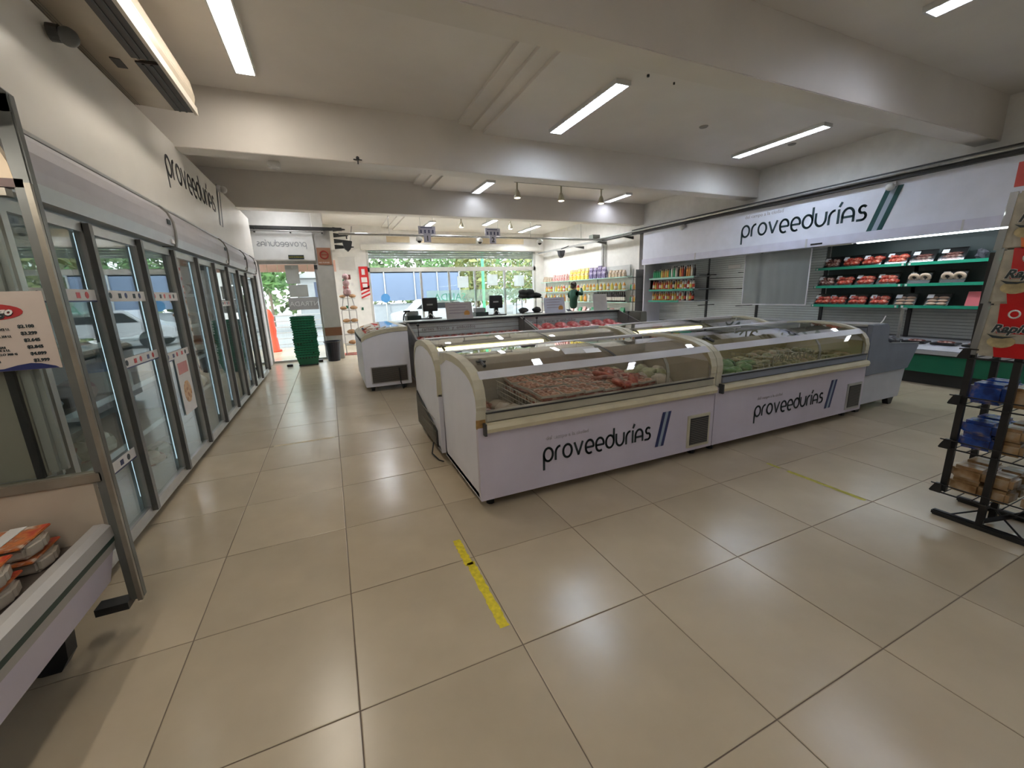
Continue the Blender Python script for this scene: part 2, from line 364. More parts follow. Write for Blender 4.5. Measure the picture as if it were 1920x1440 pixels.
# roller shutter, lowered a little outside the top light
q = thing('roller_shutter', 'grey roller shutter partly lowered over the top of the shop window', 'shutter', (0, 13.42, 0))
for k in range(5): ob('shutter_slat', MB().box(.72, 0, 2.72 + k * .075, 6.88, .02, 2.785 + k * .075), ALU, q)
q = thing('shutter_box', 'white shutter housing above the shop window with beige cardboard panels', 'housing', (0, 13.2, 0))
ob('tube', MB().box(.55, -.16, 2.96, 7.0, 0, 3.14), mat('housing_white', (.74, .72, .66), .4), q, bevel=.02)
for a, b in ((1.4, 2.15), (2.45, 4.5), (4.75, 6.4)): ob('cardboard_panel', MB().box(a, -.02, 3.22, b, -.002, 3.44), mat('cardboard', (.60, .50, .34), .7), q)
for x, z in ((4.9, 1.75), (3.75, 1.7), (6.0, 1.7)):
    tag(ob('window_poster', MB().box(x, 13.262, z, x + .42, 13.268, z + .4), mat('poster_pale', (.62, .72, .74), .6)), 'pale paper poster on the shop window, %s pane' % {4.9: 'second from right', 3.75: 'middle', 6.0: 'rightmost'}[x], 'poster', 'posters on the shop window glass')
q = tag(ob('window_sticker', MB().lathe([(0, 0), (.15, 0), (.15, .006), (0, .006)], n=18).xf(Matrix.Translation((1.2, 13.262, 1.42)) @ Matrix.Rotation(PI / 2, 4, 'X')), mat('sticker_blue', (.10, .35, .75), .5)), 'round blue sticker on the left window pane', 'sticker')

# ------------------------------------------------------------------ entrance
dr = struct('door_1', MB().box(-1.98, 9.72, 2.28, -.75, 9.8, 2.36).box(-1.98, 9.72, 0, -1.93, 9.8, 2.3).box(-.80, 9.72, 0, -.75, 9.8, 2.3), ALU)
ob('pane', MB().box(-1.93, 9.755, .05, -.80, 9.763, 2.28), WINDG, dr)
ob('door_rail', MB().box(-1.93, 9.73, 0, -.80, 9.79, .05), ALU, dr)
q = thing('entrance_band', 'grey film band with mirrored white entrance lettering on the glass door', 'sign', (0, 9.74, 0))
ob('film', MB().box(-1.45, 0, 1.23, -.81, .004, 1.52), mat('film_grey', (.48, .47, .48), .5), q)
text_bm('ENTRADA', .155, (-1.43, -.003, 1.32), (1, 0, 0), (0, 0, 1), mat('film_white', (.9, .9, .9), .5), 'lettering', q, mirror=True)
for k, (x, z, w_, h_, l) in enumerate(((-1.42, 1.84, .28, .42, 'tall grey notice taped high on the entrance glass'), (-1.40, 1.53, .40, .28, 'framed grey notice on the entrance glass just above the band'))):
    tag(ob('door_notice', MB().box(x, 9.742, z, x + w_, 9.748, z + h_), mat('notice_pale', (.50, .52, .50), .6)), l, 'notice')
hb = thing('header_panel', 'white panel with mirrored lettering above the entrance door', 'sign', (0, 9.6, 0))
ob('panel', MB().box(-1.98, -.03, 2.36, -.745, 0, 2.97), mat('panel_white', (.74, .74, .72), .4), hb, bevel=.004)
logo(hb, (-1.88, -.031, 2.66), (1, 0, 0), (0, 0, 1), .09, .98, m=mat('panel_ink', (.35, .37, .38), .5), tagline=False, mirror=True)
ob('black_plate', MB().box(-1.30, -.04, 2.38, -.98, -.031, 2.47), INK, hb)
text_bm('SALIDA DE EMERGENCIA', .028, (-1.29, -.042, 2.415), (1, 0, 0), (0, 0, 1), YELLOW, 'caption', hb)
tr = thing('shutter_track', 'dark steel roller track and pipe above the entrance', 'track', (0, 9.55, 0))
ob('beam', MB().box(-2.4, 0, 3.02, -.1, .07, 3.09), DARK, tr)
ob('pipe', MB().cyl((-2.1, -.05, 2.98), (-.5, -.05, 2.98), .022), STEEL, tr)
for x in (-1.9, -1.2, -.55): ob('bracket', MB().box(x, -.06, 2.94, x + .03, .03, 3.05), DARK, tr)
struct('trim_4', MB().box(-2.65, 8.35, 0, -2.02, 9.62, 2.36).box(-2.65, 9.3, 0, -1.95, 9.62, 2.34), mat('jamb_white', (.75, .70, .69), .4))
q = thing('ceiling_cables', 'bundle of grey pipes and brackets climbing beside the column top', 'pipes', (-.30, 9.5, 0))
for k in range(4): ob('bracket', MB().prism([(0, 2.60 + k * .13), (.42 - k * .05, 2.64 + k * .13), (.42 - k * .05, 2.66 + k * .13), (0, 2.70 + k * .13)], -.02, .02, 'y'), DARK, q)
ob('pipe', MB().tube([(.42, 0, 3.12), (.36, 0, 2.8), (.22, 0, 2.58)], .012), STEEL, q)

# exterior brick-coloured canopy seen through the door head
q = thing('outside_canopy', 'terracotta panelled canopy edge outside the entrance', 'canopy', (0, 10.3, 0))
for k in range(10): ob('canopy_panel', MB().box(-2.5 + k * .22, 0, 2.14, -2.29 + k * .22, .05, 2.42), mat('terracotta', (.62, .36, .27), .6), q)

# ------------------------------------------------------------------ outside
gd = struct('ground', MB().box(-40, 9.9, -.3, 40, 90, -.02), mat('pavement', (.24, .235, .22), .8, scale=.6))
gd['kind'] = 'structure'
def tree(x, y, h, r, lab, dens=260, trunk=.09, crown=None, cm_=None):
    t = thing('tree', lab, 'tree', (x, y, 0))
    ob('trunk', MB().cyl((0, 0, -.02), (.05, 0, h * .55), trunk, 8, trunk * .6).cyl((.05, 0, h * .5), (.4, .1, h * .8), trunk * .5, 6, .03).cyl((.05, 0, h * .5), (-.35, -.1, h * .8), trunk * .5, 6, .03),
       mat('bark', (.20, .15, .11), .9), t)
    lb = MB()
    for _ in range(dens):
        a = random.uniform(0, 2 * PI); rr = r * math.sqrt(random.random()); z = h * (crown or .45) + random.random() * h * (1 - (crown or .45)) * math.sqrt(max(0, 1 - (rr / r) ** 2 * .7)) 
        p = Vector((rr * math.cos(a), rr * math.sin(a), z)); s0 = random.uniform(.10, .26)
        u = Vector((random.gauss(0, 1), random.gauss(0, 1), random.gauss(0, 1))).normalized(); v = u.orthogonal().normalized()
        for k in range(3):
            q0 = p + u * random.uniform(-.3, .3) + v * random.uniform(-.3, .3)
            lb.add([q0 - u * s0, q0 + v * s0 * .5, q0 + u * s0, q0 - v * s0 * .5], [(0, 1, 2, 3)])
    f_ = ob('foliage', lb, cm_ or mat('leaf_green', (.10, .20, .05), .6, vary=.4, scale=2), t); f_['kind'] = 'stuff'
    return t
LY = mat('leaf_yellow', (.22, .23, .07), .6, vary=.4, scale=2)
tree(-3.7, 20, 4.6, 1.5, 'bright green street tree seen left through the entrance door', 300)
tree(-3.6, 26, 5.0, 1.4, 'second green street tree further off through the entrance door', 260)
for k, (x, y, h, r, mm, l) in enumerate(((2.4, 33, 8.5, 3.0, None, 'dark green tree rising behind the left of the white tent'), (9.6, 33, 8.5, 3.0, None, 'tall green tree behind the right of the white tent'),
        (8.6, 25, 4.6, 1.7, LY, 'yellowing low tree right of the tent, beside the green pole'), (13.2, 26, 5.0, 2.0, LY, 'yellow green tree at the right edge of the shop window'), (16.5, 34, 8, 3.6, None, 'far green tree beyond the right window edge'))):
    tree(x, y, h, r, l, 520, cm_=mm, crown=.2)
tn = thing('market_tent', 'long white and pale blue market tent across the street', 'tent', (1.2, 20.5, 0))
TENT = mat('tent_cloth', (.17, .22, .32), .7, vary=.06, scale=1.0)
ob('wall_cloth', MB().box(-.6, 0, 1.25, 4.8, .05, 2.72), TENT, tn)
ob('roof_cloth', MB().prism([(0, 2.7), (1.6, 2.86), (3.2, 2.7), (3.2, 2.62), (1.6, 2.78), (0, 2.62)], -.7, 4.9, 'x'), mat('tent_white', (.36, .38, .40), .7), tn)
for x in (-.6, .9, 2.4, 3.6, 4.8): ob('pole', MB().cyl((x, -.03, -.02), (x, -.03, 2.7), .035, 8), ALU, tn)
ob('side_cloth', MB().box(-.6, .2, .2, 4.8, .25, 1.1), mat('tent_white', (.7, .7, .7)), tn)
q = thing('kiosk', 'white kiosk with a blue and red window seen through the entrance', 'kiosk', (-1.0, 22, 0))
ob('body', MB().box(-.9, 0, -.02, 1.3, 2, 2.5), mat('kiosk_white', (.42, .42, .42), .5), q, bevel=.05)
ob('roof', MB().prism([(-1.1, 2.5), (.2, 3.05), (1.5, 2.5)], -.2, 2.2, 'y'), mat('kiosk_white', (.7, .7, .7)), q)
ob('window', MB().box(-.15, -.02, 1.5, 1.0, 0, 2.3), mat('kiosk_dark', (.08, .10, .16), .3), q)
ob('blue_board', MB().box(.1, -.04, 1.5, .7, -.02, 2.0), mat('board_blue', (.05, .12, .45), .4), q)
ob('red_board', MB().box(.72, -.04, 1.85, 1.0, -.02, 2.15), RED, q)
q = tag(ob('traffic_post', MB().lathe([(.20, 0), (.20, .05), (.15, .06), (.13, .4), (.11, .42), (.13, .62), (.10, .9), (.12, 1.0), (.07, 1.15), (.04, 1.22), (0, 1.22)], n=16), mat('post_orange', (.85, .08, .03), .5), smooth=True), 'orange plastic traffic post standing outside the entrance', 'traffic post')
q.location = (-2.2, 12.35, 0)
rl = thing('railing', 'low metal railing along the pavement outside the entrance', 'railing', (-1.5, 13.4, 0))
for k in range(6): ob('rail', MB().cyl((-2.8, 0, .1 + k * .18), (.7, 0, .1 + k * .18), .014, 6), ALU, rl)
for x in (-2.8, -1.9, -1.0, -.1, .7): ob('post', MB().cyl((x, 0, -.02), (x, 0, 1.05), .022, 6), ALU, rl)
tag(ob('green_pole', MB().cyl((7.2, 20, -.02), (7.2, 20, 3.6), .08, 10), mat('pole_green', (.10, .45, .22), .5)), 'tall green pole on the pavement beyond the shop window', 'pole')
for k, (x, cl, l) in enumerate(((4.0, (.62, .62, .64), 'pale parked car beyond the left of the shop window'), (10.2, (.50, .52, .55), 'silver parked car beyond the right of the shop window'))):
    c0 = thing('car', l, 'car', (x, 17.6, 0))
    cmat = mat('car_paint_%d' % k, cl, .25, coat=.5)
    ob('body', MB().prism([(-2, .3), (-2.05, .7), (-1.3, .85), (-.8, 1.3), (.8, 1.32), (1.4, .9), (2.05, .8), (2.1, .3)], -.8, .8, 'y'), cmat, c0, bevel=.05)
    ob('side_window', MB().prism([(-1.1, .9), (-.72, 1.22), (.7, 1.24), (1.15, .9)], -.815, -.80, 'y'), BLACK, c0)
    for wx in (-1.3, 1.3):
        for wy in (-.8, .62): ob('wheel', MB().cyl((wx, wy, .28), (wx, wy + .18, .28), .30, 16), BLACK, c0)
hd = MB()
for k in range(2600):
    x = random.uniform(-8, 25); z = random.uniform(0, 1) ** .8 * 6.0; p = Vector((x, 44 + random.uniform(-.8, .8), z)); s0 = random.uniform(.2, .45)
    u = Vector((random.gauss(0, 1), random.gauss(0, 1), random.gauss(0, 1))).normalized(); v = u.orthogonal()
    hd.add([p - u * s0, p + v * s0 * .6, p + u * s0, p - v * s0 * .6], [(0, 1, 2, 3)])
tag(ob('hedge', hd, mat('leaf_mixed', (.13, .18, .07), .6, vary=.5, scale=1.2)), 'mass of trees and shrubs in the park across the street', 'foliage', kind='stuff')
S.render.engine = S.render.engine
# ------------------------------------------------------------------ ceiling lights
def louvre_light(x, y0, y1, z, lab, warm=False, on=True, recess=False, w_=.16, group=None, em=None):
    t = thing('ceiling_light', lab, 'ceiling light', (x, y0, z), 0, group); L = y1 - y0
    hz = -.05 if warm else -.045
    ob('housing', MB().box(-w_ / 2 - .015, -.02, hz, -w_ / 2, L + .02, 0).box(w_ / 2, -.02, hz, w_ / 2 + .015, L + .02, 0).box(-w_ / 2, -.02, hz, w_ / 2, 0, 0)
       .box(-w_ / 2, L, hz, w_ / 2, L + .02, 0).box(-w_ / 2, 0, -.012, w_ / 2, L, 0), mat('lamp_housing', (.70, .70, .70), .4), t)
    ob('diffuser', MB().prism([(-w_ / 2 + .004, -.013), (-w_ * .3, hz - .002), (w_ * .3, hz - .002), (w_ / 2 - .004, -.013)], .005, L - .005, 'y') if warm else MB().box(-w_ / 2, .0, -.018, w_ / 2, L, -.013), em or (TUBEW if warm else TUBE), t)
    if not warm:
        lv = MB(); n = int(L / .075)
        for k in range(1, n): lv.box(-w_ / 2, k * L / n - .0015, -.044, w_ / 2, k * L / n + .0015, -.0185)
        ob('louvre', lv, mat('added_louvre_white', (.8, .8, .82), .3), t)['kind'] = 'stuff'  # cross blades added to keep grazing lamp light off the beam faces
    return t
louvre_light(2.50, 2.60, 4.0, CZ, 'cool white tube light nearest the fascia grooves, above the freezers')
louvre_light(5.97, 2.58, 3.97, CZ, 'long cool tube light in front of the right fascia sign')
louvre_light(2.56, 6.60, 7.5, CZ, 'short tube light left of the spotlight track', em=TUBED)
louvre_light(5.97, 6.70, 7.5, CZ, 'short tube light right of the spotlight track', em=lamp('tube_mid', (0.80, 0.86, 1.0), 4.5))
louvre_light(4.15, -.75, .80, CZ, 'cool tube light at the top right of the view, before the nearest beam', em=lamp('tube_mid', (0.80, 0.86, 1.0), 4.5))
louvre_light(-1.07, 2.2, 3.93, CZ + .12, 'warm yellow tube light beside the air conditioner', warm=True)
for x, y, l in ((2.5, 8.7, 'tube light over the tills behind the left number sign'), (6.0, 8.7, 'tube light over the tills near the right wall'), (2.5, 11.2, 'tube light close to the shop window, left one'), (6.0, 11.2, 'tube light close to the shop window, right one'),
                (.4, 9.6, 'tube light between the column and the tills'), (4.2, 10.0, 'tube light before the far spotlight track')):
    louvre_light(x, y, y + 1.4, CZ + (.12 if x < 1 else 0), l, em=TUBEF)  # some of these tubes are added to brighten the far bay
louvre_light(-1.07, -2.0, -.6, CZ + .12, 'warm tube light over the near left aisle', warm=True)
for x, y, l in ((1.4, -3.2, 'added unseen tube light behind the camera, brightening the near part of the shop'),):
    louvre_light(x, y, y + 1.4, CZ if x > 1.7 else CZ + .08, l)  # unseen lamp added as fill for the near half of the room
louvre_light(-1.3, 8.35, 9.15, CZ + .12, 'added tube light brightening the panel over the entrance door', em=lamp('tube_entrance_fill', (0.95, 0.97, 1.0), 10.0))  # extra lamp added so the white header panel reads brighter
# spotlight track
def spot_track(loc, n, L, lab):
    t = thing('spotlight_track', lab, 'track light', loc)
    ob('track', MB().box(0, -.015, -.03, L, .015, 0), mat('track_grey', (.33, .32, .30), .5), t)
    for k in range(n):
        x = .05 + (L - .1) * k / max(1, n - 1)
        h = ob('spotlight', MB().cyl((x, 0, -.03), (x, 0, -.16), .018, 8).lathe([(.025, -.16), (.05, -.22), (.072, -.30), (.072, -.31), (0, -.31)][::-1], (x, 0, 0), 14), mat('spot_shell', (.45, .42, .32), .35, metal=.4), t, smooth=True)
        ob('bulb', MB().lathe([(0, -.325), (.055, -.315), (.055, -.305), (0, -.30)], (x, 0, 0), 12), lamp('bulb_warm', (1, .85, .6), 3.0), h)
    return t
spot_track((3.02, 6.5, CZ), 3, 2.1, 'grey ceiling track with three spotlights before the farthest beam')
spot_track((3.0, 10.2, CZ), 2, 1.6, 'far ceiling track with spotlights above the checkout signs')
for k, (x, y, l) in enumerate(((4.39, 3.24, 'left round ceiling disc between the two tube lights'), (6.36, 3.30, 'round ceiling disc right of the long tube light'))):
    tag(ob('ceiling_disc', MB().lathe([(.001, -.012), (.05, -.012), (.06, 0)], (x, y, CZ), 18), mat('disc_grey', (.30, .29, .27), .5)), l, 'ceiling fitting')
for x, y, r, l in ((2.68, 2.42, .014, 'small dark hook hole right of the lit tube'), (3.06, 2.45, .01, 'tiny dark ceiling hole further right of the tube')):
    tag(ob('ceiling_hook', MB().lathe([(.001, -.02), (r, -.02), (r, 0)], (x, y, CZ), 8), DARK), l, 'hook')
q = thing('emergency_light', 'small white detector box on the face of the middle beam', 'detector', (-.99, 4.72, 3.10))
ob('case', MB().box(-.07, -.06, -.07, .07, .06, 0), mat('detector_white', (.75, .74, .70), .4), q, bevel=.015)
ob('lens', MB().lathe([(.001, -.08), (.03, -.078), (.035, -.07)], (0, 0, 0), 12), PAPER, q)
tag(ob('sprinkler', MB().cyl((-.05, 4.44, 3.14), (-.05, 4.44, 3.08), .008, 6).cyl((-.1, 4.44, 3.13), (0, 4.44, 3.13), .006, 6).blob((-.05, 4.44, 3.15), .02, .02, .02), DARK), 'small dark hook fitting on the middle beam', 'fitting')

# air conditioner under the ceiling
ac = thing('air_conditioner', 'beige under-ceiling air conditioner above the left fascia', 'air conditioner', (-1.80, 1.9, 3.24))
ACM = mat('ac_beige', (.58, .50, .40), .35)
ob('body', MB().prism([(-.30, .0), (.14, -.03), (.28, .02), (.30, .10), (.28, .24), (-.30, .24)], 0, 1.88, 'y'), ACM, ac, bevel=.01)
for a, b in ((.04, .92), (.98, 1.84)):
    f_ = ob('outlet', MB().box(.13, a, -.038, .27, b, -.020), mat('ac_dark', (.06, .05, .045), .5), ac)
    for k in range(2): ob('vane', MB().box(.165 + k * .05, a + .01, -.046, .18 + k * .05, b - .01, -.034), DARK, f_)
ob('outlet_lip', MB().box(.275, 0, -.045, .30, 1.88, .02), mat('ac_light', (.70, .64, .55), .4), ac)
ob('display', MB().box(-.02, 1.0, -.027, .04, 1.14, -.018), mat('ac_dark', (.1, .08, .06)), ac)
ob('intake', MB().box(-.31, 0, -.004, -.12, 1.88, .0), mat('ac_dark', (.06, .05, .045)), ac)
gb = MB()
for k in range(11): gb.box(-.30 + k * .0165, 0, -.012, -.291 + k * .0165, 1.88, -.003)
ob('intake_grille', gb, mat('ac_grille', (.36, .32, .27), .5), ac)['kind'] = 'stuff'

# ------------------------------------------------------------------ left fascia
lf = struct('trim_5', MB().box(-2.64, -2.6, 2.345, -1.886, 8.9, 3.12), FASC)
lg = thing('wall_lettering', 'dark wall lettering with two slanted stripes on the left fascia', 'sign', (-1.885, 0, 0))
logo(lg, (0, 4.02, 2.72), (0, 1, 0), (0, 0, 1), .185, 1.92, m=mat('letter_grey', (.06, .065, .07), .4, vary=0), stripes=(2.02, 2.24, -.16, .44, 0, .075), tagline=False, ms=mat('letter_grey', (.06, .065, .07)), mi=FASC)
al = thing('fascia_edge', 'thin aluminium edge profile under the left fascia', 'trim', (-1.886, 0, 2.335))
ob('profile', MB().box(-.02, -2.6, -.008, .012, 8.9, .012), ALU, al)
for k, (x, y, z, l) in enumerate(((-1.86, 6.30, 3.10, 'small round camera on the left fascia edge above the stripes'), (-1.84, 2.22, 3.02, 'dark bracket lamp on the left fascia under the air conditioner'))):
    c0 = thing('wall_camera', l, 'camera', (x, y, z))
    ob('mount', MB().cyl((-.03, 0, 0), (.02, 0, 0), .045, 12), DARK if k else RAILW, c0)
    ob('dome', MB().blob((.05, 0, -.01), .05, .05, .05, 12, 8), mat('camera_shell_%d' % k, (.55, .52, .5) if not k else (.12, .12, .115), .4), c0, smooth=True)

# ------------------------------------------------------------------ glass door fridges on the left
def door(y0, y1, root, k):
    d = ob('door', MB().box(-.005, y0 + .006, .09, .035, y0 + .05, 1.955).box(-.005, y1 - .06, .09, .035, y1 - .006, 1.955).box(-.005, y0 + .045, .09, .035, y1 - .045, .135).box(-.005, y0 + .045, 1.90, .035, y1 - .045, 1.955), ALU, root)
    ob('pane', MB().box(.010, y0 + .045, .135, .018, y1 - .045, 1.90), GLASS, d)
    ob('pull_strip', MB().box(.035, y1 - .05, .10, .066, y1 - .008, 1.95), DALU, d)
    return d
def fridge(n, y0, dw, lab):
    L = n * dw; t = thing('glass_door_fridge', lab, 'fridge', (-1.886, y0, 0))
    # cabinet: back, floor, top, two ends
    ob('cabinet', MB().box(-.72, 0, .08, -.67, L, 2.3).box(-.67, 0, .08, -.02, L, .12).box(-.67, 0, 1.96, -.02, L, 2.3).box(-.67, 0, .12, -.02, .025, 1.96).box(-.67, L - .025, .12, -.02, L, 1.96), mat('fridge_inner', (.66, .70, .72), .4), t)
    ob('base_rail', MB().box(-.06, 0, .045, .02, L, .085), ALU, t)
    prof = [(-.05, 2.33), (.02, 2.315), (.06, 2.27), (.085, 2.20), (.09, 2.12), (.085, 2.06), (.06, 2.06), (-.05, 2.06)]
    ob('header', MB().prism([(u, v) for u, v in prof], .02, L - .02, 'y'), mat('header_mauve', (.46, .44, .47), .35), t)
    ob('light_band', MB().prism([(-.02, 1.985), (.07, 1.985), (.086, 2.06), (-.02, 2.06)], .02, L - .02, 'y'), mat('header_silver', (.55, .57, .58), .3), t)
    for y in (0, L - .02): ob('header_end', MB().prism([(-.05, 2.34), (.025, 2.33), (.07, 2.28), (.098, 2.20), (.102, 2.12), (.098, 2.04), (.085, 1.98), (-.05, 1.98)], y, y + .02, 'y'), mat('end_grey', (.22, .21, .19), .4), t)
    ob('header_label', MB().box(.089, L - .16, 2.16, .095, L - .08, 2.20), INK, t)
    ob('header_label', MB().box(.078, L - .12, 2.00, .088, L - .05, 2.035), PAPER, t)
    for k in range(n): door(k * dw, (k + 1) * dw, t, k)
    for z in (.50, .86, 1.22, 1.56): ob('shelf', MB().box(-.64, .03, z, -.14, L - .03, z + .012), STEEL, t); 
    for z in (.50, .86, 1.22, 1.56): ob('price_rail', MB().box(-.14, .03, z - .02, -.132, L - .03, z + .018), mat('rail_white', (.7, .72, .74), .4), t)
    for k in range(1, n): ob('inner_light', MB().box(-.03, k * dw - .008, .2, -.012, k * dw + .008, 1.9), lamp('fridge_led', (.62, .76, .85), .35), t)
    for y in (.12, L / 2, L - .12):
        for x in (-.10, -.6): ob('foot', MB().cyl((x, y, 0), (x, y, .08), .03, 8), BLACK, t)
    return t
DW = .735
FR = [(3, 1.30, 'three door glass fridge with the round white container, nearest after the display case'),
      (3, 3.505, 'three door glass fridge under the left wall lettering'), (2, 5.71, 'two door glass fridge second from the entrance'), (1, 7.18, 'single door glass fridge next to the entrance jamb')]
for n, y, l in FR: fridge(n, y, DW if n > 1 else 1.0, l)
# printed strips taped along the doors
def strip(y0, y1, z, lab, h=.07, blue=True):
    t = thing('door_strip', lab, 'printed strip', (-1.864, y0, z)); L = y1 - y0
    ob('film', MB().box(0, 0, 0, .003, L, h), PAPER, t)
    if blue: ob('blue_line', MB().box(.0005, 0, 0, .0042, L, .008), NAVY, t)
    for k in range(5):
        y = L * (.12 + .18 * k); ob('mark', MB().box(.001, y, h * .3, .0045, y + .04, h * .75) if k % 2 else MB().cyl((.001, y, h * .55), (.0045, y, h * .55), h * .28, 10), random.choice([RED, INK, NAVY]), t)
strip(2.08, 2.70, 1.06, 'printed strip with marks on the lower part of the second visible fridge door')
strip(2.08, 2.70, 1.50, 'printed strip level with the poster on the second visible fridge door', blue=False)
strip(1.35, 1.97, .50, 'printed strip low on the fridge door seen behind the display case')
strip(1.35, 1.97, 1.50, 'upper printed strip on the fridge door seen behind the display case')
strip(2.82, 3.44, 1.0, 'pale printed strip on the third visible fridge door')
strip(2.82, 3.44, 1.50, 'upper pale strip on the third visible fridge door', blue=False)
strip(5.0, 5.66, 1.42, 'pale strip across the far fridge door near the green reflection', blue=False)
q = thing('door_bag_print', 'white poster with orange picture low on the third visible fridge door', 'poster', (-1.862, 3.02, .50))
ob('sheet', MB().box(0, 0, 0, .003, .33, .52), PAPER, q); ob('red_title', MB().box(.001, .04, .36, .0045, .29, .46), mat('soft_red', (.55, .22, .2), .5), q)
ob('orange_picture', MB().cyl((.001, .17, .19), (.0045, .17, .19), .10, 16), spots('orange_photo', [(.6, .3, .1), (.7, .5, .3), (.4, .15, .05)], .5, 30), q)
# goods in the fridges
def add_jar(x, y, z, r, h, lab):
    j = thing('container', lab, 'container', (x, y, z))
    ob('tub', MB().lathe([(r * .8, 0), (r, .02), (r, h * .8), (r * .9, h)], n=16), mat('tub_white', (.62, .60, .52), .4), j, smooth=False)
    ob('lid', MB().lathe([(r * .95, h), (r * .97, h + .02), (r * .4, h + .05), (0, h + .05)][::-1], n=16), mat('lid_blue', (.25, .35, .55), .4), j)
add_jar(-2.12, 2.45, .872, .15, .16, 'round whitish container with a blue lid on a fridge shelf')
PK = [spots('pack_a', [(.45, .10, .08), (.62, .5, .4), (.25, .05, .05)], .4, 24), spots('pack_b', [(.18, .22, .12), (.6, .58, .5), (.1, .12, .08)], .4, 22), mat('pack_white', (.64, .66, .68), .4), mat('pack_dark', (.05, .05, .06), .4)]
for i, (y0, n, z) in enumerate(((1.42, 5, .872), (1.42, 5, .512), (3.60, 10, 1.232), (3.60, 10, .872), (3.60, 9, 1.572), (3.62, 9, .512), (5.85, 8, .872), (5.85, 7, 1.232), (2.9, 3, .132), (7.3, 4, .872), (7.3, 4, 1.232))):
    for k in range(n):
        p = MB().blob((0, 0, .06), .11, .075, .06 + random.uniform(0, .03), 8, 6, .08)
        o = ob('food_pack', p, PK[(i + k) % 4], smooth=True); o.location = (-2.15 + random.uniform(-.03, .03), y0 + k * .19, z)
        tag(o, 'sealed food pack lying on the shelves behind the fridge doors', 'food pack', 'food packs in the glass door fridges')

# ------------------------------------------------------------------ tall display case at the near left
dc = thing('display_case', 'tall open display case with glass end panel at the near left edge', 'display case', (-1.6, .93, 0))
EDG = mat('case_frame', (.30, .27, .22), .35, metal=.5, vary=.15, scale=10)
STILE = mat('case_post', (.16, .165, .155), .4, metal=.4, vary=.15, scale=5)
ob('end_post', MB().box(-.006, -.02, .12, .048, .02, 2.235), STILE, dc, bevel=.006)
ob('post_edge', MB().box(.030, -.034, .12, .048, -.018, 1.93), EDG, dc)
ob('top_cap', MB().prism([(-.9, 2.235), (-.2, 2.235), (.01, 2.27), (.045, 2.235), (.045, 2.17), (-.9, 2.17)], -.02, .02, 'y'), STILE, dc)
# canopy that runs toward the camera
ob('canopy', MB().prism([(-.95, 2.27), (-.40, 2.27), (-.02, 2.22), (.01, 2.17), (-.03, 2.11), (-.22, 2.10), (-.95, 2.10)], -2.4, -.03, 'y'), mat('canopy_grey', (.20, .20, .21), .4), dc)
ob('upper_panel', MB().prism([(-.95, 1.945), (-.002, 1.945), (-.006, 2.0), (-.03, 2.075), (-.14, 2.16), (-.95, 2.17)], -.015, .015, 'y'), mat('panel_beige', (.74, .57, .38), .4, vary=.06), dc)
ob('glass_rail', MB().box(-.95, -.02, 1.915, .025, .02, 1.945), mat('rail_brown', (.10, .04, .03), .4), dc)
ob('glass_rail', MB().box(-.95, -.02, 1.885, -.03, .02, 1.912), EDG, dc)
ob('end_glass', MB().box(-.95, -.004, .77, -.006, .004, 1.885), glass('case_glass', (.90, .93, .92), refl=.8), dc)
ob('glass_rail', MB().box(-.95, -.024, .725, .015, .024, .77), EDG, dc, bevel=.004)
ob('lower_panel', MB().box(-.95, -.015, .44, -.02, .015, .725), BEIGE, dc)
ob('back_panel', MB().box(-.95, -2.4, .3, -.86, -.02, 2.17), mat('case_back', (.36, .33, .28), .5), dc)
ob('inner_tube', MB().cyl((-.25, -2.35, 2.06), (-.25, -.10, 2.06), .018, 8), TUBEW, dc)
ob('slot_strip', MB().box(-.200, .012, .77, -.175, .03, 1.88), BLACK, dc)
ob('inner_pillar', MB().box(-.165, .012, .77, -.105, .07, 1.88), mat('pillar_grey', (.38, .38, .36), .35, metal=.3), dc, bevel=.02)
ob('tub', MB().box(-.88, -2.4, .27, -.10, -.02, .43), mat('tub_beige', (.42, .36, .29), .5), dc)
ob('side_lining', MB().box(-.86, .032, .77, -.17, .05, 1.30), mat('lining_taupe', (.30, .27, .22), .5), dc)
ob('deck', MB().prism([(-.86, .431), (-.12, .456), (-.12, .44), (-.86, .42)], -2.4, -.02, 'y'), mat('deck_brown', (.12, .095, .08), .35), dc)
ob('price_rail', MB().prism([(-.125, .455), (-.052, .522), (-.045, .515), (-.11, .44)], -2.4, -.02, 'y'), mat('price_brown', (.16, .13, .11), .3), dc)
ob('bumper', MB().prism([(-.055, .53), (-.022, .53), (.002, .515), (.005, .465), (-.055, .465)], -2.4, -.02, 'y'), mat('bumper_silver', (.42, .40, .38), .35), dc)
ob('green_stripe', MB().box(-.05, -2.4, .44, .002, -.02, .465), mat('stripe_green', (.01, .04, .03), .4), dc)
ob('lower_bumper', MB().prism([(-.05, .44), (.002, .44), (-.006, .40), (-.05, .40)], -2.4, -.02, 'y'), mat('bumper_grey', (.40, .38, .36), .35), dc)
ob('front_panel', MB().prism([(-.03, .40), (-.008, .40), (-.045, .25), (-.065, .25)], -2.4, -.03, 'y'), LAV, dc)
ob('foot_rail', MB().box(-.12, -.05, .10, .0, .02, .135), BLACK, dc)
for y in (-.22, -1.5): ob('leg', MB().prism([(-.24, 0), (-.18, .0), (-.15, .05), (-.13, .27), (-.34, .27), (-.34, .04)], y, y + .07, 'y'), BLACK, dc)
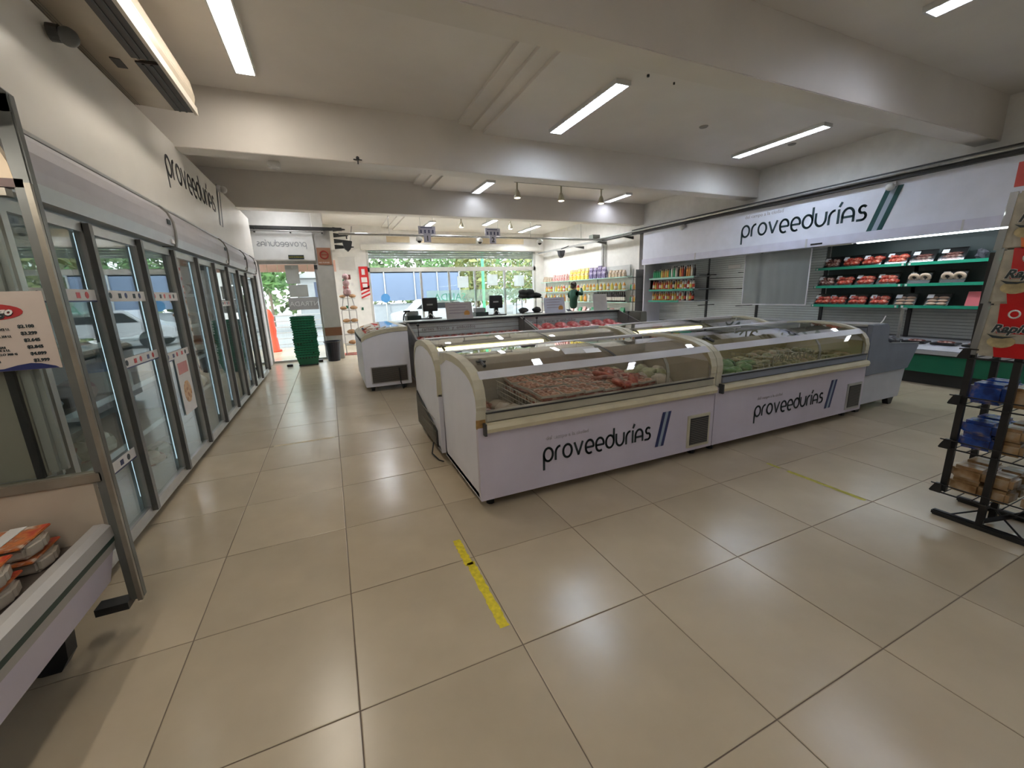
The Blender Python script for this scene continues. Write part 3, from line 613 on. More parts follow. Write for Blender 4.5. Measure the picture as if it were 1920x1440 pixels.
for k, y in enumerate((-.27, -.48, -.70, -.9)):
    lb_ = ob('price_tag', MB().prism([(-.108, .473), (-.070, .508), (-.072, .510), (-.110, .475)], y - .09, y, 'y'), PAPER, dc)
    text_bm(('$2.345', '$2.090', '$1.875', '$2.600')[k], .034, (-.098, y - .088, .4875), (0, 1, 0), (.7, 0, .7), INK, 'price', lb_)
# ready meal trays in the case
FOOD = spots('tray_food', [(.50, .04, .02), (.62, .20, .05), (.40, .12, .04), (.66, .56, .46)], .3, 16, 'noise')
k = 0
for x, y, z, r in ((-.25, -.145, .457, .04), (-.25, -.385, .457, .03), (-.25, -.63, .457, -.04), (-.50, -.15, .452, 0), (-.50, -.40, .452, .05), (-.25, -.40, .53, 0.1), (-.26, -.16, .53, 0.02), (-.5, -.66, .452, 0)):
    t = thing('meal_tray', ('clear food tray with red printed lid, ' + ('lower layer, nearest the end panel', 'lower layer, second from the end panel', 'lower layer, third from the end panel', 'back row nearest the end panel', 'back row second from the end panel', 'upper layer, second from the end panel', 'upper layer, nearest the end panel', 'back row third from the end panel')[k]), 'food tray', (-1.6 + x, .93 + y, z), r, 'printed food trays in the display case')
    ob('tray', MB().prism([(-.10, -.075), (.10, -.075), (.12, 0), (.10, .075), (-.10, .075), (-.12, 0)], 0, .055, 'z'), mat('tray_clear', (.50, .44, .36), .25), t, bevel=.012)
    ob('lid_print', MB().prism([(-.10, -.10), (.10, -.10), (.10, .10), (-.10, .10)], .056, .066, 'z'), FOOD, t, bevel=.003)
    ob('label', MB().box(-.02, -.10, .067, .03, .10, .069), PAPER, t); k += 1
# price list poster on the end glass
ps = thing('price_poster', 'pinkish price list poster with red oval badge taped on the glass end panel', 'poster', (-1.6, .918, 0))
ob('sheet', MB().box(-.40, -.002, 1.235, -.012, 0, 1.54), BEIGEP, ps)
ob('badge', MB().prism(arc(-.185, 1.464, .105, 0, 360, 24, .032)[:-1], -.0035, -.002, 'y'), mat('badge_red', (.42, .03, .03), .5), ps)
text_bm('Santiyago', .042, (-.27, -.0045, 1.452), (1, 0, 0), (0, 0, 1), PAPER, 'script', ps, shear=.3, bold=.0015)
text_bm('Santiyago', .042, (-.272, -.0040, 1.450), (1, 0, 0), (0, 0, 1), INK, 'script_outline', ps, shear=.3, bold=.003)
wv = [(-.40, 1.236), (-.02, 1.236), (-.03, 1.244), (-.07, 1.258), (-.10, 1.262), (-.14, 1.256), (-.18, 1.245), (-.26, 1.243), (-.40, 1.238)]
ob('wave', MB().prism(wv, -.0035, -.002, 'y'), NAVY, ps)
ob('wave', MB().prism([(-.40, 1.54), (-.13, 1.54), (-.20, 1.536), (-.28, 1.534), (-.32, 1.52), (-.40, 1.51)], -.0035, -.002, 'y'), NAVY, ps)
for k, (a, pr_) in enumerate((('HAMBURGUESAS\nCLASICA / PARRILLERA X2 U.', '$2.100'), ('HAMBURGUESAS\nCLASICA / PARRILLERA X4 U.', '$3.299'), ('SALCHICHAS\nPARRILLERAS X 6 U.', '$2.645'), ('SUPER HAMBURGUESAS\nCONDIMENTADAS X 2 U.', '$2.845'), ('MEDALLON DE POLLO 300 G', '$4.099'), ('BOCADITOS 300 G', '$2.999'))):
    z = 1.405 - k * .027 + (0 if k < 5 else 0)
    text_bm(a, .0115, (-.28, -.003, z), (1, 0, 0), (0, 0, 1), INK, 'line', ps, bold=.0003)
    text_bm(pr_, .017, (-.108 + .006 * k * .6, -.003, z - .004), (1, 0, 0), (0, 0, 1), INK, 'price', ps, bold=.0006)

# ------------------------------------------------------------------ island freezers
ARCH = [(0, .72), (-.005, .80), (.012, .865), (.05, .92), (.11, .962), (.20, .992), (.34, 1.018), (.52, 1.03), (.70, 1.025), (.90, 1.0)]
def island(x0, L, y0, lab, goods, logo_on=True, vents='front', flip=False, seam=.55, two=False):
    """curved glass chest: front at local y=0, depth .9"""
    t = thing('island_freezer', lab, 'freezer', (x0, y0, 0)); D = .92
    A = ARCH
    if two: A = [(0, .74), (0.01, .83), (.05, .92), (.13, .985), (.28, 1.03), (.48, 1.05), (.68, 1.04), (.85, 1.0), (.96, .92), (1.02, .82), (1.03, .74)]; D = 1.03
    ob('front_panel', MB().box(-.002, -.006, .08, L + .002, .03, .605), LAV if logo_on else WHITE, t)
    ob('rear_panel', MB().box(.0, D - .03, .08, L, D, .70 if two else .95), WHITE, t)
    ob('underside', MB().box(.0, 0.03, .08, L, D - .03, .12), WHITE, t)
    inner = [(u * .985 + .006, v - .045) for u, v in A]
    for x in (0, L - .03):
        ob('end_panel', MB().prism([(0, .09), (0, .62)] + inner + [(D, .09)], x, x + .03, 'x'), WHITE, t)
        ob('end_arch', MB().prism([(0, .60)] + A + ([(D, .60)] if two else [(D, .93)]) + [(D - .03, .90 if not two else .62)] + [(u, v - .055) for u, v in A[::-1]][1:-1] + [(.03, .60)], x - (.004 if x == 0 else .03), x + (.065 if x == 0 else .034), 'x'), CREAM, t)
    # tub
    ob('tub', MB().box(.03, .04, .34, L - .03, .06, .70).box(.03, D - .08, .34, L - .03, D - .05, .95 if not two else .74).box(.05, .04, .30, L - .05, D - .05, .34)
       .box(.03, .04, .34, .05, D - .05, .84).box(L - .05, .04, .34, L - .03, D - .05, .84), goods == 'veg' and YLINER or LINER, t)
    ob('sill', MB().box(.06, -.012, .640, L - .03, .05, .70), SILLM if not flip else SGREY, t, bevel=.005)
    ob('sill_seal', MB().box(.06, -.016, .697, L - .03, .0, .706), BLACK, t)
    ob('bumper', MB().prism([(-.004, .56), (-.035, .572), (-.045, .60), (-.035, .625), (-.004, .635)], .05, L - .01, 'x'), HANDLE, t)
    ob('bumper_cap', MB().box(.035, -.046, .556, .05, 0, .638), DARK, t)
    # lower curved glass, rail, lids
    lo = [p for p in A if p[1] <= .925][:4] if not two else A[:3]
    ob('front_glass', MB().band([(u + .004, v) for u, v in lo], .06, L - .04, .004, 'x'), LIDG, t)
    m0, m1 = (.05, .92), (.105, .96)
    if two: m0, m1 = (.05, .92), (.12, .98)
    ob('front_rail', MB().prism([(m0[0] - .006, m0[1]), (m1[0] - .006, m1[1] + .006), (m1[0] + .01, m1[1] - .008), (m0[0] + .012, m0[1] - .006)], .05, L - .03, 'x'), RAILW, t)
    up = [p for p in A if p[0] >= .105 and (not two or p[0] < .7)]
    s_ = L * seam
    ob('lid', MB().band(up, .06, s_, .004, 'x'), LIDG, t)
    ob('lid', MB().band([(u, v - .014) for u, v in up], s_ - .03, L - .05, .004, 'x'), LIDG, t)
    ob('lid_seam', MB().band(up, s_, s_ + .014, .012, 'x'), DARK, t)
    yb = up[-1]
    ob('rear_rail', MB().box(.06, yb[0] - .04, yb[1] - .025, L - .03, yb[0] + .03, yb[1] + .008), RAILW, t)
    if two:
        ob('led_strip', MB().box(.10, .30, .955, L * .55, .325, .985), LED, t); ob('led_rail', MB().box(.08, .325, .95, L - .08, .36, 1.0), STEEL, t)
        ob('rear_glass', MB().band([p for p in A if p[0] >= .85], .06, L - .04, .004, 'x'), LIDG, t)
    ob('lock', MB().box(.10, m1[0] + .12, 1.0, .16, m1[0] + .16, 1.012).cyl((.13, m1[0] + .06, .985), (.13, m1[0] + .16, 1.012), .012, 6), DARK, t)
    for x in (.10, L - .12):
        for y in (.10, D - .1): ob('foot', MB().cyl((x, y, 0), (x, y, .08), .03, 8), BLACK, t)
    if vents == 'front':
        v = ob('vent', MB().box(L - .30, -.016, .11, L - .04, 0, .40), CREAM if not flip else ALU, t, bevel=.004)
        ob('vent_mesh', MB().box(L - .275, -.019, .135, L - .065, -.015, .375), BLACK, v)
        gb = MB()
        for k in range(14): gb.box(L - .272, -.022, .14 + k * .0165, L - .068, -.0185, .144 + k * .0165)
        ob('louvre', gb, mat('vent_brown', (.16, .14, .12), .5), v)['kind'] = 'stuff'
    return t
F1 = island(.21, 2.17, 1.10, 'cream framed island freezer full of meat, nearest the camera at left', 'meat')
F2 = island(2.395, 2.28, 1.10, 'island freezer with green bags inside, right of the meat freezer', 'veg', flip=True)
F3 = island(.19, 2.20, 2.085, 'second row island freezer with side grille, behind the meat freezer', 'meat', logo_on=False, vents=None, two=True)
F4 = island(2.41, 2.25, 2.085, 'second row island freezer behind the green bag freezer', 'veg', logo_on=False, vents=None, two=True)
logo(F1, (.485, -.0075, .272), (1, 0, 0), (0, 0, 1), .100, .98, stripes=(1.035, 1.105, -.085, .205, 0, .030), ms=NAVY, mi=mat('stripe_steel', (.30, .36, .44), .4, vary=0))
logo(F2, (.53, -.0075, .262), (1, 0, 0), (0, 0, 1), .098, 1.03, stripes=(1.08, 1.15, -.08, .215, 0, .032), ms=NAVY, mi=mat('stripe_steel', (.30, .36, .44)))
logo(F2, (.72, -.002, .755), (1, 0, 0), (0, .10, 1), .06, .62, m=mat('glass_ink', (.22, .20, .12), .4, vary=0), tagline=False, name='glass_lettering')
# centre mullion on the front glass
for F, x in ((F1, 1.62), (F2, 1.42)): ob('glass_divider', MB().band([(u + .006, v) for u, v in ARCH[:4]], x, x + .03, .008, 'x'), mat('divider', (.30, .29, .25), .4), F)
# rust stain on the front left foot of the arch
ob('rust_patch', MB().box(-.008, -.004, .60, .055, .006, .66), mat('rust', (.30, .17, .05), .8, vary=.4, scale=25), F1)
# side grille on the second row's left end
sg = ob('side_grille', MB().prism([(.12, .10), (.12, .26), (.98, .46), (1.0, .10)], -.012, -.002, 'x'), BLACK, F3)
gb = MB()
for k in range(26): gb.box(-.02, .16 + k * .032, .11, -.013, .168 + k * .032, .25 + k * .032 * .23)
for k in range(5): gb.box(-.018, .14, .12 + k * .06, -.014, .96, .125 + k * .06)
ob('grille_wire', gb, mat('wire_grey', (.30, .28, .24), .4, metal=.5), sg)['kind'] = 'stuff'
ob('power_cable', MB().tube([(-.02, .25, .10), (-.06, .16, .03), (-.03, .02, .012), (.0, -.03, .012)], .006), BLACK, F3)
# baskets and goods inside the front row
def basket_walls(F, xs, y1=.84):
    for k, x in enumerate(xs):
        b = MB()
        for j in range(14): b.cyl((x, .08 + j * .056, .36), (x, .08 + j * .056, .72), .0022, 4)
        for j in range(9): b.cyl((x, .08, .40 + j * .04), (x, y1, .40 + j * .04), .0022, 4)
        ob('basket_divider', b, mat('wire_white', (.60, .58, .52), .4), F)
basket_walls(F1, (.47, .95, 1.60)); basket_walls(F2, (.40, .80, 1.2, 1.7))
b = MB()
for j in range(28): b.cyl((.06, .08 + j * .028, .36), (.06, .08 + j * .028, .83), .002, 4)
ob('basket_end', b, mat('wire_white', (.6, .58, .52)), F1)
def packs(x0, x1, y0, y1, z, n, m, lab, grp, cat='frozen pack', dz=.05, sz=(.09, .07, .035), cols=None):
    for k in range(n):
        o = ob('frozen_pack', MB().blob((0, 0, 0), sz[0], sz[1], sz[2], 8, 5, .12), m[k % len(m)], smooth=True)
        o.location = (random.uniform(x0, x1), random.uniform(y0, y1), z + .05 + random.uniform(0, dz)); o.rotation_euler = (random.uniform(-.25, .25), random.uniform(-.25, .25), random.uniform(0, 3))
        tag(o, lab, cat, grp)
# vacuum trays of meat with rings, laid in rows
RING = mat('fat_ring', (.56, .33, .26), .35, vary=.15)
def meat_tray(x, y, z, rz, k, l=''):
    t = thing('meat_tray', 'clear tray of ringed frozen cuts, ' + l, 'meat tray', (x, y, z), rz, 'clear meat trays in the near island freezer')
    ob('tray', MB().box(-.09, -.12, 0, .09, .12, .03), MEAT2, t, bevel=.008)
    b = MB()
    for i in range(2):
        for j in range(3): b.torus((-.042 + i * .084, -.078 + j * .078, .036), .025, .010, 10, 5)
    ob('slices', b, RING, t)
    ob('film_rim', MB().box(-.094, -.124, .026, -.084, .124, .042).box(.084, -.124, .026, .094, .124, .042).box(-.084, -.124, .026, .084, -.114, .042).box(-.084, .114, .026, .084, .124, .042), mat('film_edge', (.50, .46, .42), .2), t)
k = 0
for i in range(6):
    for j in range(3):
        for l in range(2):
            meat_tray(.21 + .62 + i * .20 * .86, 1.10 + .19 + j * .26, .63 + .05 * l + random.uniform(0, .022), random.uniform(-.22, .22), k, '%s column from left, %s row, %s layer' % (ORD[i], ('front', 'middle', 'back')[j], ('lower', 'top')[l])); k += 1
BAGM = [spots('bag_red_meat', [(.35, .04, .03), (.55, .16, .10), (.28, .03, .03)], .3, 18, 'noise'), MEAT2]
packs(.21 + .08, .21 + .40, 1.22, 1.85, .50, 12, [mat('pale_pack', (.50, .44, .38), .4), MEAT2], 'pale frozen pack behind the wire end of the near freezer', 'pale packs at the left end of the near freezer')
packs(.21 + 1.22, .21 + 1.56, 1.22, 1.85, .65, 20, BAGM, 'long red vacuum packed cut heaped right of the trays', 'red vacuum packs in the near freezer', sz=(.13, .05, .03))
packs(.21 + 1.66, .21 + 2.08, 1.25, 1.9, .60, 12, [mat('pale_green_pack', (.46, .46, .30), .4, vary=.2, scale=20), mat('pale_pack', (.5, .44, .38))], 'pale greenish box pack at the right end of the meat freezer', 'pale greenish packs in the meat freezer', sz=(.09, .07, .06))
VEG = [spots('veg_green', [(.02, .10, .02), (.06, .24, .05), (.18, .34, .12)], .35, 26, 'noise'), spots('veg_green2', [(.03, .14, .03), (.14, .30, .10), (.35, .42, .25)], .35, 20, 'noise')]
packs(2.395 + .10, 2.395 + .75, 1.22, 1.85, .63, 30, VEG, 'dark green vegetable bag at the left of the second freezer', 'green vegetable bags in the second freezer', sz=(.11, .06, .04))
VY = [spots('veg_yellow', [(.16, .16, .05), (.34, .32, .16), (.10, .12, .04)], .35, 22, 'noise'), spots('veg_pink', [(.36, .20, .13), (.40, .34, .18), (.18, .16, .07)], .35, 18, 'noise')]
packs(2.395 + .85, 2.395 + 2.15, 1.22, 1.85, .60, 56, VY, 'yellowish frozen bag in the second freezer', 'yellowish bags in the second freezer', sz=(.10, .06, .035))
packs(.3, 2.3, 2.2, 2.95, .55, 34, [MEAT2, VY[0]], 'frozen pack lying in the second row freezer behind the meat', 'frozen packs in the left second row freezer', sz=(.11, .08, .05))
packs(2.5, 4.55, 2.2, 2.95, .55, 34, [VY[1], VY[0]], 'frozen pack lying in the second row freezer behind the green bags', 'frozen packs in the right second row freezer', sz=(.11, .08, .05))
# clear sign holder lying on the near lid
q = thing('label_sheet', 'white and clear price sheet lying on the near freezer lid', 'label', (1.0, 1.30, 1.001), -.15)
ob('sheet', MB().box(0, 0, 0, .28, .10, .003), mat('sheet_grey', (.50, .47, .44), .5), q).rotation_euler = (.33, 0, 0)
ob('white_corner', MB().box(.17, -.01, .004, .30, .06, .006), mat('sheet_white', (.8, .8, .82), .4), q).rotation_euler = (.33, 0, 0)

# ------------------------------------------------------------------ grey plastic end case, right of the island
gc = thing('grey_end_case', 'grey stepped plastic display case on white base, right end of the island', 'display case', (4.74, 1.12, 0))
prof = [(0, .44), (0, 1.0), (.30, 1.0), (.345, .97), (.36, .80), (.42, .775), (1.02, .73), (1.05, .70), (.88, .44)]
ob('end_panel', MB().prism(prof, 0, .05, 'y'), SGREY, gc, bevel=.006)
ob('body', MB().prism([(.02, .46), (.0, .97), (.10, .97), (.12, .5), (.84, .5), (.95, .70), (1.0, .70), (.84, .46)], .05, 1.4, 'y'), SGREY, gc)
ob('base', MB().prism([(0, .10), (0, .46), (.88, .46), (.82, .10)], .02, 1.4, 'y'), mat('base_white', (.48, .48, .52), .4), gc, bevel=.006)
ob('top_shelf', MB().box(-.02, .04, .985, .30, 1.4, 1.005), STEEL, gc)
ob('edge_strip', MB().prism([(.42, .775), (1.02, .73), (1.02, .738), (.42, .783)], -.01, .0, 'y'), ALU, gc)
for x, y in ((.76, .06), (.08, .06), (.76, 1.3)): ob('caster', MB().prism([(x - .03, .0), (x + .03, 0), (x + .07, .10), (x - .07, .10)], y, y + .06, 'y'), BLACK, gc)
ob('chrome_post', MB().cyl((.83, .12, .72), (.83, .12, 1.13), .018, 8).cyl((.80, .12, 1.13), (.90, .12, 1.13), .015, 8), STEEL, gc)
for k in range(12): 
    o = ob('dark_pack', MB().blob((0, 0, 0), .09, .08, .05, 8, 5, .15), mat('pack_dark', (.05, .05, .06)), smooth=True)
    o.location = (4.74 + .50 + (k % 3) * .13, 1.26 + (k // 3) * .2, .72 + random.uniform(0, .05)); tag(o, 'dark wrapped pack heaped in the grey end case', 'pack', 'dark packs in the grey end case')
q = thing('paper_stub', 'thin white string sticking up from the grey end case', 'string', (4.95, 1.14, 1.005))
ob('string', MB().tube([(-.04, 0, 0), (.01, 0, .03), (.05, 0, .08)], .006), PAPER, q)

# ------------------------------------------------------------------ chest freezer at the left of the meat counters
ch = thing('chest_freezer', 'white chest freezer with curved lid standing alone by the aisle', 'freezer', (-.20, 5.30, 0))
top = [(0, .86), (.06, .905), (.16, .94), (.30, .975), (.46, .995), (.60, 1.0), (.71, 1.0)]
ob('body', MB().prism([(0, .08), (0, .84)] + [(u, v - .07) for u, v in top[1:]] + [(.71, .08)], 0, 1.75, 'y'), WHITE, ch, bevel=.006)
ob('lid_frame', MB().prism(top + [(u, v - .065) for u, v in top[::-1]], -.006, 1.756, 'y'), CREAM, ch)
ob('lid_glass', MB().band([(u, v + .008) for u, v in top[1:-1]], .10, 1.66, .006, 'y'), LIDG, ch)
for k, (u, y) in enumerate(((.10, .25), (.22, .5), (.12, .8), (.30, .2))):
    ob('lid_label', MB().box(-.06, -.08, 0, .06, .08, .008).xf(Matrix.Translation((u + .05, y, .95 + u * .12)) @ Matrix.Rotation(-.28, 4, 'Y')), (mat('label_brown', (.40, .24, .13), .5), PAPER)[k % 2], ch)
v = ob('vent', MB().box(.09, -.012, .13, .66, 0, .40), mat('vent_frame', (.5, .48, .5), .4), ch, bevel=.004)
ob('vent_mesh', MB().box(.105, -.018, .145, .645, -.011, .385), mat('vent_dark', (.045, .04, .035), .5), v)
gb = MB()
for k in range(12): gb.box(.11, -.022, .15 + k * .0195, .64, -.017, .156 + k * .0195)
ob('louvre', gb, mat('vent_brown', (.16, .14, .12)), v)['kind'] = 'stuff'
for x in (.10, .60):
    for y in (.10, 1.62): ob('caster', MB().cyl((x - .02, y, .04), (x + .03, y, .04), .04, 10).box(x - .03, y - .03, .05, x + .04, y + .03, .08), BLACK, ch)
ob('power_cable', MB().tube([(.52, -.03, .36), (.53, -.04, .12), (.56, -.02, .012), (.60, .08, .012)], .008), BLACK, ch)

# ------------------------------------------------------------------ open meat counters behind the island
def counter(x0, L, lab, y0=4.85, rz=-.0):
    t = thing('meat_counter', lab, 'display counter', (x0, y0, 0), rz)
    CT = mat('counter_grey', (.26, .25, .23), .4, metal=.3)
    ob('front_panel', MB().box(0, 0, .10, L, .04, .78), mat('counter_light', (.5, .5, .52), .4), t)
    ob('bed', MB().box(0, .04, .62, L, 1.05, .66), CT, t)
    ob('rear_wall', MB().box(0, 1.05, .10, L, 1.10, 1.02), mat('counter_back', (.40, .38, .36), .4), t)
    for k in range(4): ob('slat', MB().box(.02, 1.035, .69 + k * .078, L - .02, 1.05, .755 + k * .078), SLAT, t)
    ob('top_edge', MB().box(0, .98, 1.0, L, 1.12, 1.03), BLACK, t)
    ob('worktop', MB().box(0, 1.10, 1.0, L, 1.42, 1.035), mat('worktop_pale', (.62, .62, .60), .25), t)
    for x in (.0, L - .03): ob('end_panel', MB().prism([(0, .1), (0, .80), (.3, .80), (1.0, 1.02), (1.10, 1.02), (1.10, .1)], x, x + .03, 'x'), mat('counter_end', (.17, .16, .15), .4), t)
    for x in (.10, L - .14): ob('glass_clip', MB().cyl((x, .55, .82), (x, .55, 1.0), .006, 6).blob((x, .55, 1.0), .025, .025, .025), BLACK, t)
    text_bm('carnes  frescas  y  embutidos', .085, (.25, 1.033, .86), (1, 0, 0), (0, 0, 1), mat('counter_text', (.22, .16, .16), .5), 'lettering', t)
    for x in (.15, L - .15): ob('foot', MB().box(x - .04, .1, 0, x + .04, .9, .10), BLACK, t)
    return t
counter(.60, 2.16, 'open meat counter with brown packs, beside the white chest freezer')
counter(2.78, 2.35, 'open meat counter with bright red packs, right of the brown one')
def cushion(x, y, z, sx, sy, sz, m, lab, grp, rz=0):
    o = ob('meat_pack', MB().blob((0, 0, 0), sx, sy, sz, 10, 6, .05), m, smooth=True); o.location = (x, y, z); o.rotation_euler = (.25, 0, rz)
    return tag(o, lab, 'meat pack', grp)
for k in range(26):
    cushion(.78 + (k % 13) * .15, 5.35 + (k // 13) * .3, .72, .085, .14, .06, [MEAT2, MEAT][k % 2], 'brown meat pack in the left counter, %s from left, %s row' % (ORD[k % 13], ('front', 'back')[k // 13]), 'brown packs in the left meat counter', random.uniform(-.3, .3))
PINK = spots('pink_meat', [(.55, .05, .06), (.70, .20, .20), (.75, .42, .40)], .2, 10, 'noise')
for k in range(14):
    cushion(2.98 + (k % 7) * .29, 5.35 + (k // 7) * .32, .73 + .06 * (k // 7), .14, .16, .075, PINK, 'glossy red meat pack in the right counter, %s from left, %s row' % (ORD[k % 7], ('front', 'back')[k // 7]), 'red packs in the right meat counter', random.uniform(-.2, .2))
# scale bed and grey end stand right of the counters
q = thing('weigh_stand', 'dark grey curved stand with a pink bag, right end of the meat counters', 'stand', (5.22, 5.3, 0))
ob('stand', MB().prism([(0, 0), (0, 1.0), (.16, 1.0), (.18, .75), (.30, .60), (.9, .56), (.9, 0)], 0, .5, 'y'), mat('stand_grey', (.17, .165, .14), .5), q, bevel=.01)
ob('tray', MB().box(.28, .0, .575, 1.3, .5, .60), ALU, q)
cushion(5.22 + .60, 5.5, .66, .16, .12, .07, PINK, 'pink bag lying on the tray of the grey stand', None)
for o in [COL.objects[-1]]:
    if 'group' in o: del o['group']

# sign boards on the counters
def board(x, y, w_, h_, lab, m, tilt=.0, marks=True):
    t = thing('price_board', lab, 'sign', (x, y, 1.036), tilt)
    ob('sheet', MB().prism([(0, 0), (.006, 0), (.066, h_), (.06, h_)], 0, w_, 'x'), m, t)
    ob('easel', MB().prism([(.02, 0), (.16, 0), (.16, .006), (.06, h_ * .8), (.055, h_ * .8)], w_ * .4, w_ * .6, 'x'), ALU, t)
    if marks:
        for k in range(4): ob('text_line', MB().box(w_ * .12, -.0 + .02 + .0, 0, w_ * (.85 - .1 * (k % 2)), .024, .008).xf(Matrix.Translation((0, -.024 + .06 * (.85 - k * .17), h_ * (.85 - k * .17)))), mat('text_mauve', (.34, .26, .30), .6), t)
        ob('orange_spot', MB().cyl((w_ * .78, .0 + .015, h_ * .3), (w_ * .78, .012, h_ * .3), .055, 14), mat('spot_orange', (.75, .36, .10), .5), t)
    return t
board(1.34, 5.96, .50, .29, 'mauve price board with an orange spot on the left counter top', mat('board_mauve', (.50, .44, .42), .5))
board(3.36, 5.96, .48, .31, 'pale blue-white price board with an orange spot on the right counter top', mat('board_pale', (.66, .66, .76), .5))
board(4.55, 5.98, .33, .34, 'blank beige leaning board right of the pale price board', mat('board_beige', (.66, .62, .58), .5), tilt=-.1, marks=False)

# ------------------------------------------------------------------ checkouts
ck = thing('checkout_desk', 'long pale checkout desk behind the meat counters', 'desk', (.65, 6.7, 0))
ob('worktop', MB().box(-.1, 0, .94, 3.9, .75, .98), mat('worktop_pale', (.62, .62, .60)), ck)
ob('front_board', MB().box(0, .05, .0, 3.8, .09, .94), mat('desk_board', (.40, .40, .42), .5), ck)
ob('side_board', MB().box(0, .09, 0, .04, .7, .94).box(3.76, .09, 0, 3.8, .7, .94), mat('desk_board', (.4, .4, .42)), ck)
def pos(x, y, lab):
    t = thing('cash_register', lab, 'till', (x, y, .98))
    ob('monitor', MB().box(.0, 0, .17, .30, .05, .44), BLACK, t, bevel=.01)
    ob('neck', MB().box(.11, .0, .02, .19, .06, .2), BLACK, t)
    ob('base', MB().box(-.05, -.06, 0, .36, .2, .04), BLACK, t)
    ob('drawer', MB().box(-.34, -.05, 0, -.06, .25, .10), mat('till_green', (.03, .05, .045), .4), t)
    ob('printer', MB().box(-.32, 0, .105, -.10, .2, .19), mat('printer_grey', (.35, .38, .38), .4), t, bevel=.01)
    ob('screen_label', MB().box(.08, -.004, .29, .2, 0, .32), ALU, t)
    ob('cable', MB().tube([(.05, -.04, .04), (.12, -.05, .13), (.24, -.05, .03)], .010), ALU, t)
    return t
pos(1.14, 7.0, 'black till monitor and drawer at the left checkout'); pos(2.58, 7.0, 'black till monitor and drawer at the right checkout')
q = thing('card_reader', 'small dark card reader arm at the left end of the checkout', 'card reader', (.72, 6.95, .98))
ob('arm', MB().tube([(0, 0, 0), (.02, 0, .12), (.08, 0, .20)], .014), DARK, q); ob('reader', MB().box(.02, -.03, .18, .14, .03, .21), BLACK, q)
q = thing('goods_stand', 'black wire stand with dark caps and bags between the price boards', 'stand', (3.30, 6.9, .98))
for x in (0, .5): ob('side_frame', MB().tube([(x, 0, 0), (x, 0, .36), (x, .3, .36), (x, .3, 0)], .008), BLACK, q)
ob('shelf', MB().box(0, 0, .02, .5, .3, .035).box(0, 0, .35, .5, .3, .36), BLACK, q)
for k in range(7):
    o = ob('cloth_hat', MB().blob((0, 0, 0), .12, .10, .06, 9, 5, .15), mat('cap_dark', (.05, .05, .05), .7, vary=.3), smooth=True); o.location = (3.38 + (k % 3) * .17, 7.02, 1.39 + .08 * (k // 3) if k < 5 else 1.07)
    tag(o, 'dark cloth cap on the black wire stand, %s of the heap' % ORD[k], 'cap', 'dark caps on the wire stand')

# ------------------------------------------------------------------ hanging things over the checkouts
q = thing('hanging_rail', 'long grey pipe rail hung across the room above the checkouts', 'rail', (0, 9.0, 2.88))
ob('rail', MB().cyl((-.2, 0, 0), (7.1, 0, 0), .028, 8), STEEL, q)
for x in (.9, 4.6, 6.2): ob('hanger', MB().cyl((x, 0, 0), (x, 0, .72), .006, 6), STEEL, q)
for x, c, l in ((1.58, '1', 'lilac checkout sign hanging over the left till, tab reading one'), (3.28, '2', 'lilac checkout sign hanging over the right till, tab reading two')):
    t = thing('checkout_sign', l, 'sign', (x, 8.94, 2.72)); SG = mat('sign_lilac', (.50, .50, .62), .5)
    ob('board', MB().box(0, 0, .19, .41, .02, .37), SG, t); ob('number_tab', MB().box(.12, 0, 0, .29, .02, .19), SG, t)
    text_bm(c, .17, (.165, -.003, .035), (1, 0, 0), (0, 0, 1), INK, 'number', t, bold=.003)
    ob('title_line', MB().box(.05, -.004, .33, .33, -.001, .345), NAVY, t)
    for k in range(4): ob('pictogram', MB().cyl((.06 + k * .095, -.004, .27), (.06 + k * .095, -.001, .27), .018, 8).box(.045 + k * .095, -.004, .21, .075 + k * .095, -.001, .255), NAVY, t)
    ob('hanger', MB().cyl((.05, .01, .37), (.05, .01, .90), .004, 5).cyl((.36, .01, .37), (.36, .01, .90), .004, 5), STEEL, t)
for x, y, l in ((1.66, 8.93, 'white dome camera under the rail, leftmost of the three'), (3.20, 8.93, 'white dome camera under the rail, middle of the three'), (4.92, 8.93, 'white dome camera under the right end of the rail')):
    t = thing('dome_camera', l, 'camera', (x - .08, y, 2.85))
    ob('shell', MB().lathe([(.03, 0), (.07, -.02), (.08, -.07), (.075, -.10)][::-1], n=16), mat('dome_white', (.75, .75, .75), .4), t, smooth=True)
    ob('eye', MB().blob((0, 0, -.10), .05, .05, .05, 10, 6), BLACK, t, smooth=True)
for x, y, z, l in ((.28, 9.4, 2.72, 'dark loudspeaker on the column side near the entrance'), (6.9, 10.9, 2.72, 'dark grey loudspeaker high on the right rear wall')):
    t = thing('loudspeaker', l, 'loudspeaker', (x - .3 if x < 1 else x - .22, y, z - .06))
    ob('horn', MB().prism([(-.11, .11), (.11, .11), (.07, -.06), (0, -.13), (-.08, -.04)], -.08, .08, 'y'), mat('speaker_grey', (.05, .05, .055), .5), t, bevel=.01)
    ob('bracket', MB().cyl((0, 0, .16), (.0 if x < 1 else .3, .0, .26), .015, 6), DARK, t)

